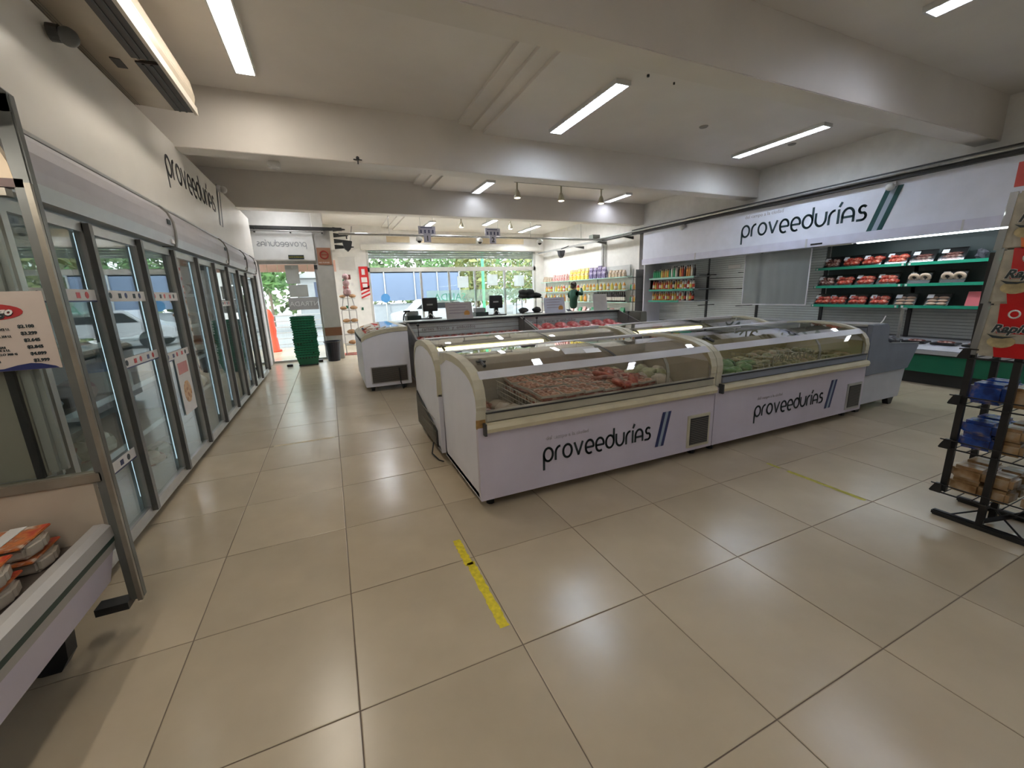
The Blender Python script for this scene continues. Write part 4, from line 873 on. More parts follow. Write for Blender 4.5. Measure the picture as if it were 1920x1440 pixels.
# ------------------------------------------------------------------ right wall: fascia, track, refrigerated shelving
rf = struct('trim_6', MB().box(7.0, -2.5, 2.19, 7.06, 7.33, 2.845), FASR)
struct('trim_7', MB().box(6.97, -2.5, 2.05, 7.10, 7.33, 2.19), mat('fascia_low', (.72, .72, .86), .4), bevel=.006)
rt = thing('ceiling_track', 'dark steel track running along the top of the right fascia', 'track', (0, 0, 0))
ob('beam', MB().box(6.93, -2.5, 2.865, 7.25, 7.7, 2.965), DARK, rt); ob('lower_lip', MB().box(6.92, -2.5, 2.845, 7.02, 9.2, 2.863), BLACK, rt)
ob('pipe', MB().cyl((6.90, -2.5, 2.915), (6.90, 9.3, 2.915), .022, 8), STEEL, rt)
ob('far_beam', MB().box(6.95, 7.7, 2.86, 7.02, 13.1, 2.91), ALU, rt)
for y in (8.0, 9.2, 10.4, 11.6): ob('bracket', MB().prism([(6.86, 2.84), (7.25, 2.86), (7.25, 2.78)], y, y + .03, 'y'), DARK, rt)
tag(ob('junction_box', MB().box(6.75, 9.2, 2.93, 7.0, 9.4, 3.05), mat('box_grey', (.12, .13, .11), .5)), 'grey junction box on the rail end at the right wall', 'box')
lg = thing('fascia_lettering', 'large dark teal lettering with two slanted bars on the right fascia', 'sign', (6.998, 0, 0))
logo(lg, (0, 4.53, 2.375), (0, -1, 0), (0, 0, 1), .205, 2.06, m=mat('letter_teal', (.025, .06, .075), .4, vary=0), stripes=(2.09, 2.27, -.18, .40, 0, .066), ms=TEAL, mi=BLUEP)
for y, z, l in ((2.19, 2.79, 'white dome camera above the slanted bars of the right fascia'), (6.0, 2.80, 'small white camera near the far end of the right fascia')):
    t = thing('fascia_camera', l, 'camera', (6.96, y, z)); ob('mount', MB().box(-.01, -.05, -.02, .05, .05, .04), RAILW, t)
    ob('dome', MB().blob((-.03, 0, -.03), .055, .055, .05, 12, 8), mat('dome_white', (.75, .75, .75)), t, smooth=True)
case = thing('wall_cooler', 'long refrigerated wall shelving with slatted white back and green base', 'cooler', (0, 0, 0))
Y0, Y1 = -2.4, 7.33
ob('back_panel', MB().box(7.62, Y0, .3, 7.66, Y1, 2.2), mat('slat_gap', (.14, .15, .15), .5), case)
seg = [(-2.4, -.5), (-.5, .76), (.76, 2.0), (2.0, 3.26), (3.26, 4.50), (4.50, 5.77), (5.77, 7.33)]
for a, b_ in seg:
    sb = MB()
    for k in range(33): sb.box(7.60, a + .03, .62 + k * .046, 7.62, b_ - .03, .62 + k * .046 + .040)
    s_ = ob('back_slats', sb, SLAT if a > 2.9 else mat('slat_grey', (.36, .38, .37), .4, metal=.2), case); s_['kind'] = 'stuff'
    ob('upright', MB().box(7.585, b_ - .025, .55, 7.615, b_ + .025, 1.75), BLACK, case)
ob('top_board', MB().box(7.10, Y0, 2.10, 7.66, Y1, 2.14), mat('top_dark', (.10, .12, .12), .5), case)
ob('deck', MB().prism([(6.98, .50), (7.02, .545), (7.62, .60), (7.62, .45), (7.05, .45)], Y0, Y1, 'y'), mat('deck_white', (.48, .48, .52), .4), case)
ob('deck_bumper', MB().box(6.965, Y0, .44, 7.0, Y1, .49), mat('bumper_pale', (.42, .42, .44), .4), case)
ob('base_panel', MB().box(6.99, Y0, .18, 7.05, Y1, .425), DGREEN, case)
ob('kick', MB().box(7.08, Y0, .0, 7.14, Y1, .18), BLACK, case)
ob('deck_black_line', MB().box(6.975, Y0, .425, 7.0, Y1, .44), BLACK, case)
ob('end_wall', MB().box(7.05, Y1 - .04, .1, 7.66, Y1, 2.2), WHITE, case)
ob('light_tube', MB().box(7.02, -2.3, 2.035, 7.075, 2.55, 2.062), lamp('case_tube', (.85, .95, 1.0), 4.0), case)
ob('dark_tube', MB().box(7.02, 2.62, 2.035, 7.07, 3.1, 2.05), ALU, case)
ob('label_plate', MB().box(6.964, 3.02, 2.08, 6.97, 3.2, 2.105), BLACK, case)
ob('joint', MB().box(6.966, 3.26, 2.05, 6.972, 3.29, 2.19), RAILW, case)
ob('joint', MB().box(6.966, 5.6, 2.05, 6.972, 5.63, 2.19), RAILW, case); ob('joint', MB().box(6.966, 1.36, 2.05, 6.972, 1.38, 2.19), RAILW, case)
SHZ = (1.70, 1.40, 1.085)
for z in SHZ:
    for a, b_ in ((.80, 2.0), (2.02, 3.26), (-.5, .78)):
        s_ = ob('shelf', MB().box(7.31, a, z - .02, 7.6, b_, z), mat('shelf_dark', (.05, .06, .06), .4), case)
        ob('price_strip', MB().box(7.295, a, z - .035, 7.312, b_, z + .006), GREEN, s_)
        for y in (a + .02, b_ - .04): ob('strip_clip', MB().box(7.290, y, z - .03, 7.296, y + .025, z), PAPER, s_)
ob('dark_backing', MB().box(7.585, -.5, 1.05, 7.598, 3.2, 2.1), mat('backing_teal', (.035, .055, .055), .4), case)
for z in (1.70, 1.42, 1.15):
    s_ = ob('shelf', MB().box(7.05, 5.62, z - .02, 7.5, 7.1, z), mat('shelf_grey', (.3, .32, .32), .4), case)
    ob('price_strip', MB().box(7.035, 5.68 if z > 1.2 else 6.1, z - .04, 7.05, 7.1, z + .004), GREEN if z < 1.6 else mat('pale_green', (.35, .6, .5), .5), s_)
for z in (1.72, 1.40, 1.05): ob('bracket', MB().box(7.1, 4.6, z - .01, 7.6, 4.62, z).box(7.1, 5.55, z - .015, 7.6, 5.58, z), DARK, case)
for z in (1.62, 1.38): ob('wire', MB().cyl((7.58, 4.5, z), (7.58, 5.7, z + .02), .006, 5), DARK, case)
# hanging night curtain
cu = MB(); n = 40
for i in range(n + 1):
    y = 3.24 + 1.24 * i / n; x = 7.10 + .004 * math.sin(i * .5) + .003 * math.sin(i * 1.3)
    cu.v += [(x, y, 2.04), (x - .004, y, 1.5), (x + .004 * math.sin(i), y, 1.085)]
for i in range(n):
    for j in (0, 1): cu.f.append((i * 3 + j, i * 3 + j + 1, i * 3 + j + 4, i * 3 + j + 3))
q = thing('night_curtain', 'translucent grey night curtain hanging from the right fascia', 'curtain', (0, 0, 0))
cm2 = glass('curtain_film', (.62, .66, .66), rough=.3, refl=.4, milk=.42)
cm2.node_tree.nodes['Diffuse BSDF'].inputs[0].default_value = (.40, .42, .42, 1)
ob('sheet', cu, cm2, q, smooth=True)
ob('hem', MB().box(7.09, 3.24, 1.075, 7.105, 4.48, 1.095).box(7.09, 4.47, 1.085, 7.105, 4.485, 2.04).box(7.09, 3.235, 1.085, 7.105, 3.25, 2.04), RAILW, q)
# loose things on the cooler back
tag(ob('paper_note', MB().box(7.592, 4.95, 1.82, 7.598, 5.25, 1.90), PAPER), 'crumpled paper strips stuck to the slatted back near the bottles', 'paper')
# meat trays on the shelves
REDM = spots('shelf_meat', [(.30, .02, .015), (.55, .07, .04), (.68, .28, .20)], .25, 24, 'noise')
DRKM = spots('dark_meat', [(.06, .02, .02), (.26, .10, .08), (.55, .40, .36)], .25, 22, 'noise')
SAUS = mat('sausage_pale', (.70, .47, .34), .35, vary=.1)
def shelf_tray(y, z, kind, lab, grp=None, m=REDM):
    t = thing('meat_tray', lab, 'meat tray', (7.42, y, z + .004), 0, grp); W, H = .125, .17
    ob('tray', MB().prism([(-.085, .0), (-.07, -.0), (.05, H), (.04, H + .005)], -W, W, 'y'), BLACK, t)
    ob('wrap', MB().prism([(-.10, .0), (-.03, .0), (.045, H - .01), (-.02, H)], -W - .006, W + .006, 'y'), glass('wrap_film', (.93, .93, .93), rough=.12, refl=2.0), t)
    if kind == 'cut':
        b = MB()
        for i in range(4): b.blob((-.055 + (i // 2) * .03, -.06 + (i % 2) * .11 + random.uniform(-.02, .02), .045 + (i // 2) * .055), .04, .075, .04, 8, 5, .15)
        ob('cuts', b, m, t, smooth=True)
    if kind == 'ring':
        b = MB(); R_ = Matrix.Rotation(PI / 2 - .5, 3, 'Y')
        for i in (-1, 1): b.torus((-.05, i * .062, .085), .047, .022, 14, 8, R_)
        ob('sausage_ring', b, mat('sausage_cream', (.78, .60, .46), .35), t, smooth=True)
    if kind == 'link':
        b = MB()
        for i in range(3):
            for s2 in (-1, 1): b.blob((-.075 + i * .03, s2 * .055, .025 + i * .042), .022, .058, .02, 8, 6)
        ob('sausages', b, SAUS, t, smooth=True)
    if kind == 'flat':
        b = MB()
        for i in range(3): b.blob((-.06 + i * .02, 0, .025 + i * .035), .03, .11, .02, 10, 5, .06)
        ob('slices', b, DRKM, t, smooth=True)
    ob('price_label', MB().prism([(-.062, .105), (-.058, .105), (-.022, .155), (-.026, .155)], .045, .115, 'y'), mat('label_white', (.78, .80, .85), .4), t)
rowY = [(1.55, 1.86, 2.16, 2.47, 2.76, 3.04), (1.50, 1.86, 2.24, 2.53, 2.83, 3.10), (1.62, 1.98, 2.30, 2.60, 2.88, 3.12)]
kinds = [['flat', 'flat', 'cut', 'cut', 'cut', 'cut'], ['ring', 'ring', 'cut', 'cut', 'cut', 'cut'], ['link', 'link', 'cut', 'cut', 'cut', 'cut']]
rn = ('top', 'middle', 'bottom')
pn = ('first from the black rack', 'second from the black rack', 'third from the black rack', 'fourth from the black rack', 'second from the curtain', 'nearest the curtain')
kn = {'flat': 'dark sliced meat tray', 'cut': 'red meat tray', 'ring': 'tray of two sausage rings', 'link': 'tray of pale stacked sausages'}
for r_ in range(3):
    for i in range(6):
        if rowY[r_][i] < 1.4: continue
        shelf_tray(rowY[r_][i], SHZ[r_], kinds[r_][i], '%s on the %s green shelf, %s' % (kn[kinds[r_][i]], rn[r_], pn[i]), m=[REDM, DRKM][(i == 5 and r_ == 0) or (r_ == 1 and i == 5)])
q = thing('red_pack', 'pink red carton pack at the near end of the bottom green shelf', 'pack', (7.40, 1.26, SHZ[2] + .003))
ob('carton', MB().prism([(-.08, 0), (0, 0), (.05, .19), (-.02, .19)], -.10, .06, 'y'), mat('carton_pink', (.62, .14, .16), .4), q); ob('label', MB().prism([(-.045, .11), (-.042, .11), (-.022, .165), (-.026, .165)], -.05, .04, 'y'), PAPER, q)
for k, (y, z) in enumerate(((1.30, 1.704), (2.0, 1.704), (.98, 1.404))):
    o = ob('crumpled_wrap', MB().blob((0, 0, .06), .05, .06, .06, 8, 5, .35), mat('wrap_dark', (.10, .10, .12), .2)); o.location = (7.44, y, z); tag(o, 'crumpled dark plastic wrap on the upper green shelves', 'wrapping', 'crumpled wraps on the green shelves')
for k in range(6):
    t = thing('flat_tray', 'flat black meat tray on the lower cooler deck, %s from the near end' % ORD[k], 'meat tray', (7.22, .75 + k * .32, .585 - .02), 0, 'flat trays on the lower deck of the cooler')
    ob('tray', MB().box(-.11, -.13, 0, .11, .13, .025), BLACK, t, bevel=.006); ob('cuts', MB().blob((0, 0, .03), .085, .10, .02, 10, 5, .1), DRKM, t, smooth=True)
# bottles
def bottle(x, y, z, h, r, body, cap, lab, grp, label=None):
    t = thing('bottle', lab, 'bottle', (x, y, z + .003), 0, grp)
    ob('body', MB().lathe([(r * .9, 0), (r, .01), (r, h * .62), (r * .45, h * .80), (r * .4, h * .9)], n=10), body, t, smooth=True)
    ob('cap', MB().lathe([(r * .5, h * .9), (r * .5, h)], n=8), cap, t)
    if label: ob('label', MB().lathe([(r * 1.03, h * .15), (r * 1.03, h * .5)], n=10), label, t)
cG, cO, cR, cB, cW, cY = (mat('b_green', (.03, .30, .12), .3), mat('b_orange', (.62, .26, .05), .3), mat('b_red', (.50, .06, .03), .3), mat('b_black', (.03, .02, .02), .2), mat('b_white', (.66, .62, .55), .4), mat('b_yellow', (.62, .50, .10), .3))
rows = [([cG] * 4 + [cY, cO, cY, cO] + [cG, cW] * 2 + [cB, cO, cR, cB, cO, cO, cW, cB], 1.70), ([cR, cO, cR, cR, cO, cO, cR, cO, cO, cB, cO, cY, cO, cW, cW, cR, cW, cW], 1.42), ([cO] * 5 + [cY, cO, cR, cO, cY] + [cO, cW, cR, cW, cB, cW, cR, cB], 1.15)]
for r_, (cs, z) in enumerate(rows):
    for k, c0 in enumerate(cs):
        bottle(7.13, 7.02 - k * (1.34 / len(cs)), z, (.20 if k < 9 else .25) if r_ == 0 else .21, .030, c0, cB if k % 3 else cW, '%s sauce bottle from the left on the %s bottle shelf' % (ORD[k], rn[r_]), 'sauce bottles on the %s bottle shelf' % rn[r_], [cW, cY, cR][k % 3] if r_ else None)
tag(ob('red_notice', MB().box(7.25, 7.29, 1.38, 7.5, 7.295, 1.66), mat('notice_pinkred', (.55, .22, .22), .5)), 'pink red notice at the far end of the bottle shelves', 'notice')
q = thing('mixed_goods_unit', 'narrow shelf unit with small jars between the grocery shelves and the cooler', 'shelf unit', (7.0, 7.45, 0))
for z in (.3, .8, 1.1, 1.42, 1.75): ob('shelf', MB().box(-.1, 0, z, .25, .32, z + .015), DARK, q)
ob('side_panel', MB().box(-.1, 0, 0, .25, .012, 1.95), mat('unit_grey', (.2, .2, .2), .5), q)
for z in (1.115, 1.435):
    for k in range(4): bottle(6.98, 7.53 + k * .065, z, .16, .026, [cY, cO, cW, cG][k], cR, 'small jar on the narrow unit, %s on the %s shelf' % (ORD[k], 'upper' if z > 1.3 else 'lower'), 'jars on the narrow shelf unit')

# ------------------------------------------------------------------ grocery shelves on the far right wall
gs = thing('grocery_shelves', 'pale glass edged grocery shelves on the far right wall', 'shelving', (7.0, 7.95, 0)); GE = mat('glass_edge', (.45, .68, .60), .3)
for z in (1.10, 1.44, 1.80):
    ob('shelf', MB().box(-.02, 0, z - .02, .25, 5.0, z), GE, gs)
ob('shelf', MB().box(-.02, 0, .68, .25, 5.0, .70), mat('shelf_pale', (.6, .6, .6), .4), gs)
for y in (0, 1.66, 3.32, 4.98): ob('upright', MB().box(.215, y, 0, .245, y + .03, 2.0), ALU, gs)
ob('pipe', MB().cyl((.15, 1.3, 2.0), (.15, 1.3, 2.9), .05, 8), mat('pipe_grey', (.45, .45, .44), .5), gs)
ob('clear_board', MB().box(.2, .1, 1.82, .21, 1.5, 2.12), mat('board_pale2', (.62, .62, .6), .4), gs)
def bag(x, y, z, w_, h_, m, lab, grp):
    h_ *= random.uniform(.86, 1.08); w_ *= random.uniform(.78, .92)
    t = MB().prism([(-.05, 0), (.05, 0), (.045, h_ * .5), (.012, h_ * .93), (.018, h_), (-.018, h_), (-.012, h_ * .93), (-.05, h_ * .5)], -w_ / 2, w_ / 2, 'y')
    o = ob('snack_bag', t, m); o.location = (x, y, z); o.rotation_euler = (0, 0, random.uniform(-.15, .15)); tag(o, lab, 'bag', grp)
YB, PB, RB2, TB = spots('bag_yellow', [(.80, .55, .02), (.85, .62, .05), (.80, .70, .40), (.6, .25, .03)], .35, 12, 'noise'), spots('bag_purple', [(.08, .06, .14), (.16, .12, .24), (.55, .50, .60)], .35, 12, 'noise'), spots('bag_red', [(.72, .10, .12), (.70, .55, .50), (.65, .20, .2)], .35, 14, 'noise'), spots('bag_tan', [(.42, .26, .14), (.60, .50, .38), (.25, .14, .08)], .4, 16, 'noise')
for k in range(5): bag(7.08, 10.2 + k * .23 - .25, 1.803, .20, .32, YB, 'bright yellow snack bag, %s from the purple bags' % ORD[k], 'yellow bags on the top grocery shelf')
for k in range(4): bag(7.08, 9.72 - k * .22, 1.803, .20, .34, PB, 'dark purple snack bag, %s from the yellow bags' % ORD[k], 'purple bags on the top grocery shelf')
for k in range(6): bag(7.08, 11.2 + k * .17, 1.803, .14, .22, RB2, 'red snack bag on the top grocery shelf, %s from the yellow bags' % ORD[k], 'red bags on the top grocery shelf')
for k in range(5): bag(7.08, 12.3 + k * .13 - .02, 1.803, .11, .18, TB, 'tan box bag near the window on the top grocery shelf, %s one' % ORD[k], 'tan bags at the window end')
for k in range(5): bag(7.08, 8.75 - k * .15, 1.803, .12, .20, TB, 'small tan bag at the near end of the top grocery shelf', 'tan bags at the near end')
for k in range(26):
    c0 = [cO, cY, cW, cR, cO][k % 5] if k > 8 else [cO, cY][k % 2]
    y = 8.1 + k * .18; bottle(7.05, y, 1.44, .22, .045, c0, cW, 'jar on the middle grocery shelf, %s from the near end' % ORD[k], 'jars on the middle grocery shelf', [cW, cY][k % 2])
for k in range(18): bottle(7.05, 8.08 + k * .085, 1.10, .28, .036, cB, cB, 'dark wine bottle on the lower grocery shelf, %s from the near end' % ORD[k], 'wine bottles on the lower grocery shelf', cW)
for k in range(14): bottle(7.05, 9.8 + k * .22, 1.10, .24, .05, [cW, cO, cY][k % 3], cO, 'pale bottle on the lower grocery shelf, %s from the wine bottles' % ORD[k], 'pale bottles on the lower grocery shelf')
for k in range(12): bag(7.1, 8.2 + k * .24, .703, .19, .24, [cG, PAPER, RB2][k % 3], 'boxed good on the lowest grocery shelf', 'boxes on the lowest grocery shelf')

# ------------------------------------------------------------------ shop worker
def skin_body(name, joints, edges, m, parent=None, lv=2):
    me = bpy.data.meshes.new(name); me.from_pydata([j[0] for j in joints], edges, []); o = link(name, me, parent); me.materials.append(m)
    md = o.modifiers.new('skin', 'SKIN'); md.use_smooth_shade = True
    me.skin_vertices.new() if not me.skin_vertices else None
    for i, j in enumerate(joints):
        r = j[1]; me.skin_vertices[0].data[i].radius = r if isinstance(r, tuple) else (r, r)
    me.skin_vertices[0].data[0].use_root = True
    sb = o.modifiers.new('sub', 'SUBSURF'); sb.levels = lv; sb.render_levels = lv
    return o
pp = thing('person', 'person in a dark green sweater reaching toward the grocery shelves', 'person', (6.30, 9.55, 0), math.radians(28))
# body faces local +x
J = [((0, 0, .90), (.12, .15)), ((.01, 0, 1.10), (.11, .14)), ((.02, 0, 1.30), (.12, .17)), ((.02, 0, 1.42), (.08, .12)), ((.03, 0, 1.50), (.05, .05)),
     ((.02, .17, 1.38), .06), ((.12, .22, 1.25), .045), ((.26, .10, 1.45), .035), ((.02, -.17, 1.38), .06), ((.16, -.22, 1.34), .045), ((.30, -.10, 1.53), .034)]
E_ = [(0, 1), (1, 2), (2, 3), (3, 4), (3, 5), (5, 6), (6, 7), (3, 8), (8, 9), (9, 10)]
skin_body('sweater', J, E_, mat('sweater_green', (.010, .055, .035), .8, vary=.15), pp)
skin_body('trousers', [((0, 0, .92), (.12, .15)), ((0, .09, .80), .09), ((.01, .10, .48), .062), ((-.01, .10, .10), .045), ((0, -.09, .80), .09), ((.02, -.10, .48), .062), ((0, -.10, .10), .045)], [(0, 1), (1, 2), (2, 3), (0, 4), (4, 5), (5, 6)], mat('trousers_dark', (.03, .035, .05), .8), pp)
SK = mat('skin', (.55, .33, .24), .5)
hd_ = ob('head', MB().blob((.05, 0, 1.60), .085, .072, .105, 14, 10).cyl((.025, 0, 1.46), (.035, 0, 1.55), .045, 10).blob((.135, 0, 1.59), .018, .012, .02, 6, 5).blob((.04, .072, 1.595), .014, .01, .026, 6, 5).blob((.04, -.072, 1.595), .014, .01, .026, 6, 5), SK, pp, smooth=True)
ob('eye', MB().blob((.125, .03, 1.615), .01, .012, .007, 6, 5).blob((.125, -.03, 1.615), .01, .012, .007, 6, 5), BLACK, hd_); ob('mouth', MB().blob((.127, 0, 1.55), .008, .024, .006, 6, 5), mat('lips', (.4, .12, .1), .5), hd_)
ob('hair', MB().blob((.02, 0, 1.635), .098, .088, .098, 14, 9).blob((-.06, 0, 1.58), .05, .06, .07, 10, 7).blob((-.09, 0, 1.66), .045, .045, .045, 10, 7), mat('hair_dark', (.025, .012, .01), .6), pp, smooth=True)
def hand(o0, d, up, parent, side):
    d = Vector(d).normalized(); u = Vector(up).normalized(); s2 = d.cross(u).normalized() * side; o0 = Vector(o0)
    J = [(o0, (.026, .016)), (o0 + d * .08, (.034, .014))]; E2 = [(0, 1)]
    h = skin_body('hand', J, E2, SK, parent, 1)
    for k in range(4):
        L = (.062, .072, .068, .052)[k]; b0 = o0 + d * .085 + s2 * (.027 - .018 * k)
        skin_body('finger', [(b0 - d * .03, .0085), (b0 + d * L * .5 - u * .008, .008), (b0 + d * L - u * .028, .007)], [(0, 1), (1, 2)], SK, h, 1)
    b0 = o0 + d * .025 + s2 * .03
    skin_body('thumb', [(o0 + d * .02, .010), (b0 + s2 * .02 + d * .02, .009), (b0 + s2 * .03 + d * .055 - u * .01, .008)], [(0, 1), (1, 2)], SK, h, 1)
hand((.26, .10, 1.45), (1, -.2, .4), (0, 0, 1), pp, 1); hand((.30, -.10, 1.53), (1, .2, .5), (0, 0, 1), pp, -1)
for s2 in (1, -1): ob('shoe', MB().blob((.05, s2 * .10, .045), .13, .05, .045, 10, 6), BLACK, pp, smooth=True)

# ------------------------------------------------------------------ baskets, bin, snack rack by the entrance
BR = MB()   # one shopping basket: tapered shell with rim
def taper(b, w0, d0, w1, d1, z0, z1, th=.006):
    o_ = [(-w0, -d0, z0), (w0, -d0, z0), (w0, d0, z0), (-w0, d0, z0), (-w1, -d1, z1), (w1, -d1, z1), (w1, d1, z1), (-w1, d1, z1)]
    i_ = [(-w1 + th, -d1 + th, z1), (w1 - th, -d1 + th, z1), (w1 - th, d1 - th, z1), (-w1 + th, d1 - th, z1), (-w0 + th, -d0 + th, z0 + th), (w0 - th, -d0 + th, z0 + th), (w0 - th, d0 - th, z0 + th), (-w0 + th, d0 - th, z0 + th)]
    b.add(o_ + i_, [(0, 3, 2, 1), (0, 1, 5, 4), (1, 2, 6, 5), (2, 3, 7, 6), (3, 0, 4, 7), (4, 5, 9, 8), (5, 6, 10, 9), (6, 7, 11, 10), (7, 4, 8, 11), (8, 9, 13, 12), (9, 10, 14, 13), (10, 11, 15, 14), (11, 8, 12, 15), (12, 13, 14, 15)])
    return b
N = 17
for k in range(N):
    z = .03 + k * .0535; top_ = k == N - 1
    if k == 0:
        t = thing('shopping_basket', 'lowest basket of the tall dark green stack by the entrance', 'basket', (-1.16, 9.0, z), .02, 'stacked green shopping baskets')
        ob('shell', taper(MB(), .19, .13, .235, .17, 0, .20), BASKET, t); ob('rim', MB().box(-.245, -.18, .19, .245, -.165, .215).box(-.245, .165, .19, .245, .18, .215).box(-.245, -.18, .19, -.23, .18, .215).box(.23, -.18, .19, .245, .18, .215), mat('basket_rim', (.008, .20, .10), .3), t)
        hb_ = MB(); hb_.tube([(-.23, -.1, .215), (-.18, -.04, .222), (.18, -.04, .222), (.23, -.1, .215)], .007); ob('handle', hb_, DARK, t)
        for i in range(6): ob('slot', MB().box(-.17 + i * .06, -.174, .14, -.14 + i * .06, -.150, .17), mat('slot_dark', (.002, .02, .012), .6), t)
        b0 = t
    else:
        dup(b0, (-1.16 + random.uniform(-.012, .012), 9.0, z), 'topmost dark green shopping basket of the tall stack by the entrance' if top_ else '%s basket from the floor in the tall dark green stack' % ORD[k], None, random.uniform(-.04, .04))
q = thing('basket_trolley', 'black trolley plate under the basket stack', 'trolley', (-1.16, 9.0, 0)); ob('plate', MB().box(-.2, -.14, .012, .2, .14, .028), BLACK, q)
for x in (-.17, .17):
    for y in (-.1, .1): ob('wheel', MB().cyl((x - .01, y, .012), (x + .01, y, .012), .012, 8), DARK, q)
for k, (x, y, l) in enumerate(((-1.55, 9.0, 'small black block on the floor left of the basket stack'), (-.93, 9.35, 'small black block on the floor between the baskets and the bin'))):
    tag(ob('floor_block', MB().box(x - .06, y - .04, 0, x + .06, y + .04, .05), BLACK, bevel=.006), l, 'block')
bn = thing('waste_bin', 'black waste bin standing at the foot of the column', 'bin', (-.62, 9.35, 0))
ob('bucket', MB().lathe([(.001, .0), (.135, .0), (.18, .44), (.195, .45), (.195, .47), (.17, .47), (.13, .03), (.001, .03)], n=20), mat('bin_black', (.018, .018, .03), .4), bn, smooth=False)
ob('bag_liner', MB().torus((0, 0, .465), .19, .014, 20, 6), BLACK, bn)
rk = thing('snack_rack', 'slim wire rack of snack bags standing beside the column', 'rack', (-.12, 10.3, 0))
ob('frame', MB().tube([(-.18, 0, 0), (-.18, 0, 1.1), (0, 0, 2.0), (.18, 0, 1.1), (.18, 0, 0)], .010).cyl((0, 0, .5), (0, 0, 2.05), .012, 6), mat('rack_steel', (.45, .43, .42), .4, metal=.3), rk)
ob('base', MB().tube([(-.22, -.16, .01), (.22, -.16, .01), (.22, .16, .01), (-.22, .16, .01), (-.22, -.16, .01)], .010), RED, rk)
for z in (.25, .52, .82, 1.15, 1.45): ob('shelf', MB().box(-.18, -.12, z, .18, .12, z + .012), mat('rack_steel', (.45, .43, .42)), rk)
for k, (x, z, s2) in enumerate(((-.09, .83, .10), (.10, .83, .10), (0, .53, .12), (.0, .26, .11), (-.13, 1.16, .09), (.12, 1.16, .10), (-.12, 1.46, .08), (.12, 1.46, .09), (0, 1.55, .10), (0, 1.78, .09), (0, 1.95, .08))):
    o = ob('bread_pack', MB().blob((0, 0, s2 * .5), s2, .07, s2 * (.5 if k < 8 else 1.0), 9, 6, .06), [mat('bread_tan', (.52, .30, .15), .5, vary=.25, scale=30), mat('pack_mauve', (.42, .26, .26), .4, vary=.2, scale=25)][k >= 8], smooth=True)
    o.location = (-.12 + x, 10.24, z + .012); tag(o, 'brown snack pack on the slim wire rack, ' + ('left on the third shelf from the floor', 'right on the third shelf from the floor', 'on the second shelf from the floor', 'on the lowest shelf', 'left on the fourth shelf', 'right on the fourth shelf', 'left on the fifth shelf', 'right on the fifth shelf', 'hanging lowest of the mauve bags', 'hanging middle of the mauve bags', 'hanging highest of the mauve bags')[k], 'snack pack', 'snack packs on the slim wire rack')

# ------------------------------------------------------------------ black rack at the right edge
BK = mat('rack_black', (.008, .008, .009), .45, vary=.2)
rr = thing('bread_rack', 'tall black wire bread rack at the right edge of the view', 'rack', (2.80, -.24, 0))
# local y is negative toward the camera
for x, y, z0, z1 in ((0, -.03, .17, 1.60), (0, -.21, 0.02, 2.02), (.34, -.03, .17, 1.60), (.34, -.42, .17, 2.0), (.17, -.21, .02, .3)):
    ob('upright', MB().box(x - .013, y - .015, z0, x + .013, y + .015, z1), BK, rr)
ob('foot_bar', MB().box(-.02, -.85, 0, .02, 0, .035), BK, rr, bevel=.008); ob('foot_bar', MB().box(.32, -.85, 0, .36, 0, .035), BK, rr, bevel=.008)
ob('cross_bar', MB().tube([(0, -.21, .05), (.34, -.42, .16)], .014).tube([(0, -.08, .03), (.17, -.21, .09), (.34, -.35, .03)], .005).tube([(0, -.38, .03), (.17, -.21, .09)], .005), BK, rr)
for z in (.165, .455, .735, 1.015):
    b = MB(); b.tube([(-.03, .02, z), (-.03, -.70, z), (.38, -.70, z), (.38, .02, z), (-.03, .02, z)], .005)
    for k in range(12): b.cyl((-.03, .02 - k * .06, z), (.38, .02 - k * .06, z), .003, 4)
    b.tube([(-.03, .02, z + .05), (-.03, -.70, z + .05)], .004)
    s_ = ob('wire_shelf', b, BK, rr); ob('end_bracket', MB().prism([(.02, z - .005), (.02, z + .01), (-.0, z + .055), (-.03, z + .055), (-.03, z - .005)], -.035, -.015, 'x'), BK, s_)
BLU = spots('bread_wrap_blue', [(.01, .03, .16), (.02, .07, .34), (.30, .24, .20)], .2, 12, 'noise')
TAN = spots('bread_wrap_tan', [(.22, .12, .05), (.38, .24, .12), (.46, .38, .28)], .2, 10, 'noise')
for zi, (z, ms_) in enumerate(((.170, [TAN, TAN]), (.460, [BLU, TAN]), (.740, [BLU, TAN]))):
    for i in range(4):
        for l in range(2 if zi != 2 else 1):
            t = thing('bread_loaf', '%s, %s %s loaf%s' % (('brown wrapped bread on the lowest rack shelf', 'blue wrapped bread on the second rack shelf', 'blue wrapped bread on the third rack shelf')[zi], ('left', 'right')[i // 2], ('front', 'rear')[i % 2], '' if zi == 2 else (', lower layer', ', upper layer')[l]), 'bread', (2.80 + .10 + (i % 2) * .15, -.24 - .16 - (i // 2) * .30, z + .005 + l * .085), random.uniform(-.06, .06), ('lowest', 'second', 'third')[zi] + ' shelf breads of the black rack')
            H_ = .085 if zi != 2 else .12
            ob('front_wrap', MB().box(-.07, -.02, 0, .07, .13, H_), ms_[0], t, bevel=.018); ob('rear_wrap', MB().box(-.068, -.13, .003, .068, -.02, H_ - .004), ms_[1], t, bevel=.016)
RBAG = mat('tortilla_red', (.50, .012, .014), .22, vary=.12, scale=9); OBAG = mat('tortilla_orange', (.68, .14, .015), .22, vary=.12, scale=9)
CLR = glass('bag_clear', (.80, .79, .76), rough=.08, refl=2.5, milk=.25); WRP = mat('wrap_filling', (.42, .34, .18), .4, vary=.3, scale=25)
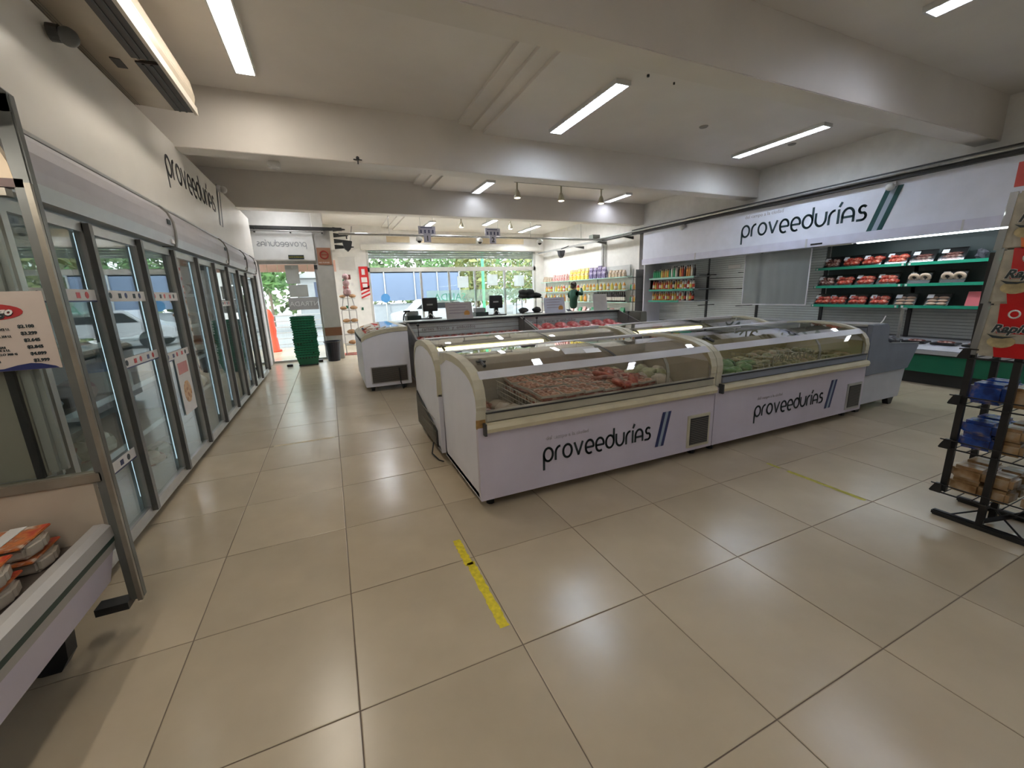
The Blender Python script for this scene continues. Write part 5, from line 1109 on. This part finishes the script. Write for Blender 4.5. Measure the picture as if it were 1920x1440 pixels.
for k, (z, m_, y_, l) in enumerate(((1.035, RBAG, -.05, 'red tortilla bag with black script, lowest of the hanging bags'), (1.325, RBAG, -.055, 'red tortilla bag with black script, middle of the hanging bags'), (1.61, OBAG, -.06, 'orange tortilla bag with black script at the top of the rack'))):
    t = thing('tortilla_bag', l, 'bag', (2.775, -.24 + y_, z)); H_ = .29
    # local: y from 0 (left, away) to -.42 (toward camera); slightly slanted like in the rack
    def P(y, zz): return (y * .62 - .06 * zz, zz)
    ob('bag', MB().prism([P(-.0, .0), P(-.45, 0), P(-.45, H_), P(-.0, H_)], -.012, .05, 'x'), mat('tortilla_pale', (.40, .37, .30), .3, vary=.25, scale=14), t, bevel=.010)
    ob('red_print', MB().prism([P(-.09, .13), P(-.45, .13), P(-.45, H_), P(-.06, H_)], -.0165, -.011, 'x'), m_, t)
    ob('red_print', MB().prism([P(-.12, .0), P(-.45, .0), P(-.45, .085), P(-.09, .075)], -.0165, -.011, 'x'), m_, t)
    ob('food_picture', MB().prism([P(u, v) for u, v in arc(-.135, .085, .085, 0, 360, 18, .033)[:-1]], -.020, -.012, 'x'), WRP, t)
    ob('chilli', MB().prism([P(u, v) for u, v in ((-.04, .125), (-.08, .105), (-.14, .103), (-.22, .118), (-.14, .113), (-.08, .117))], -.023, -.018, 'x'), INK, t)
    sc = text_bm('Rapiditas', .062, (-.0225, -.042, .135), (0, -1, 0.03), (0, -.0, 1), INK, 'script', t, shear=.35, bold=.002)
    text_bm('Rapiditas', .062, (-.0205, -.042, .135), (0, -1, 0.03), (0, -.0, 1), PAPER, 'script_outline', t, shear=.35, bold=.004)
    ob('emblem', MB().torus((-.018, -.115, .235), .020, .004, 16, 4, Matrix.Rotation(PI / 2, 3, 'Y')), PAPER, t)
    ob('clear_edge', MB().prism([(.03, 0), (-.0, 0), (-.0 - .018, H_), (.012, H_)], -.006, .012, 'x'), CLR, t)
q = thing('rack_header', 'red header card at the top of the black rack', 'sign', (2.77, -.295, 1.925)); ob('card', MB().box(0, -.40, 0, .01, 0, .12), mat('card_red', (.55, .08, .08), .4), q); ob('yellow_oval', MB().cyl((-.004, -.10, .085), (0, -.10, .085), .028, 14), YELLOW, q)

# ------------------------------------------------------------------ floor tapes
def tape(a, b, w_, lab, m=YELLOW):
    a = Vector(a); b = Vector(b); d = (b - a).normalized(); n_ = Vector((-d.y, d.x)); n = 26; B_ = MB()
    for i in range(n + 1):
        p = a.lerp(b, i / n); j0, j1 = random.uniform(-.004, .004), random.uniform(-.004, .004)
        B_.v += [(p.x + n_.x * (w_ / 2 + j0), p.y + n_.y * (w_ / 2 + j0), .0012), (p.x - n_.x * (w_ / 2 + j1), p.y - n_.y * (w_ / 2 + j1), .0012)]
    for i in range(n): B_.f.append((2 * i, 2 * i + 1, 2 * i + 3, 2 * i + 2))
    B_.add([(x, y, .0006) for x, y, _ in B_.v], [])
    tag(ob('floor_tape', B_, m), lab, 'tape')
tape((-.045, .86), (-.045, .60), .045, 'short worn yellow tape piece beside the tile joint, far end')
tape((-.035, .62), (-.035, .12), .046, 'worn yellow floor tape in the foreground beside the near freezer')
YD = mat('tape_dull', (.42, .37, .05), .6, vary=.2, scale=30)
tape((2.62, .73), (2.62, .62), .03, 'faint small tape piece before the second freezer', YD)
tape((2.62, .56), (2.62, .03), .035, 'thin dull yellow tape on the floor right of the freezers', YD)
tape((-1.28, 3.30), (-.70, 3.30), .04, 'pale yellowish tape across a tile joint in the aisle', mat('tape_pale', (.55, .45, .26), .5, vary=.1))
S.cycles.use_denoising = True
S.cycles.max_bounces = 8; S.cycles.transparent_max_bounces = 24; S.cycles.sample_clamp_indirect = 6
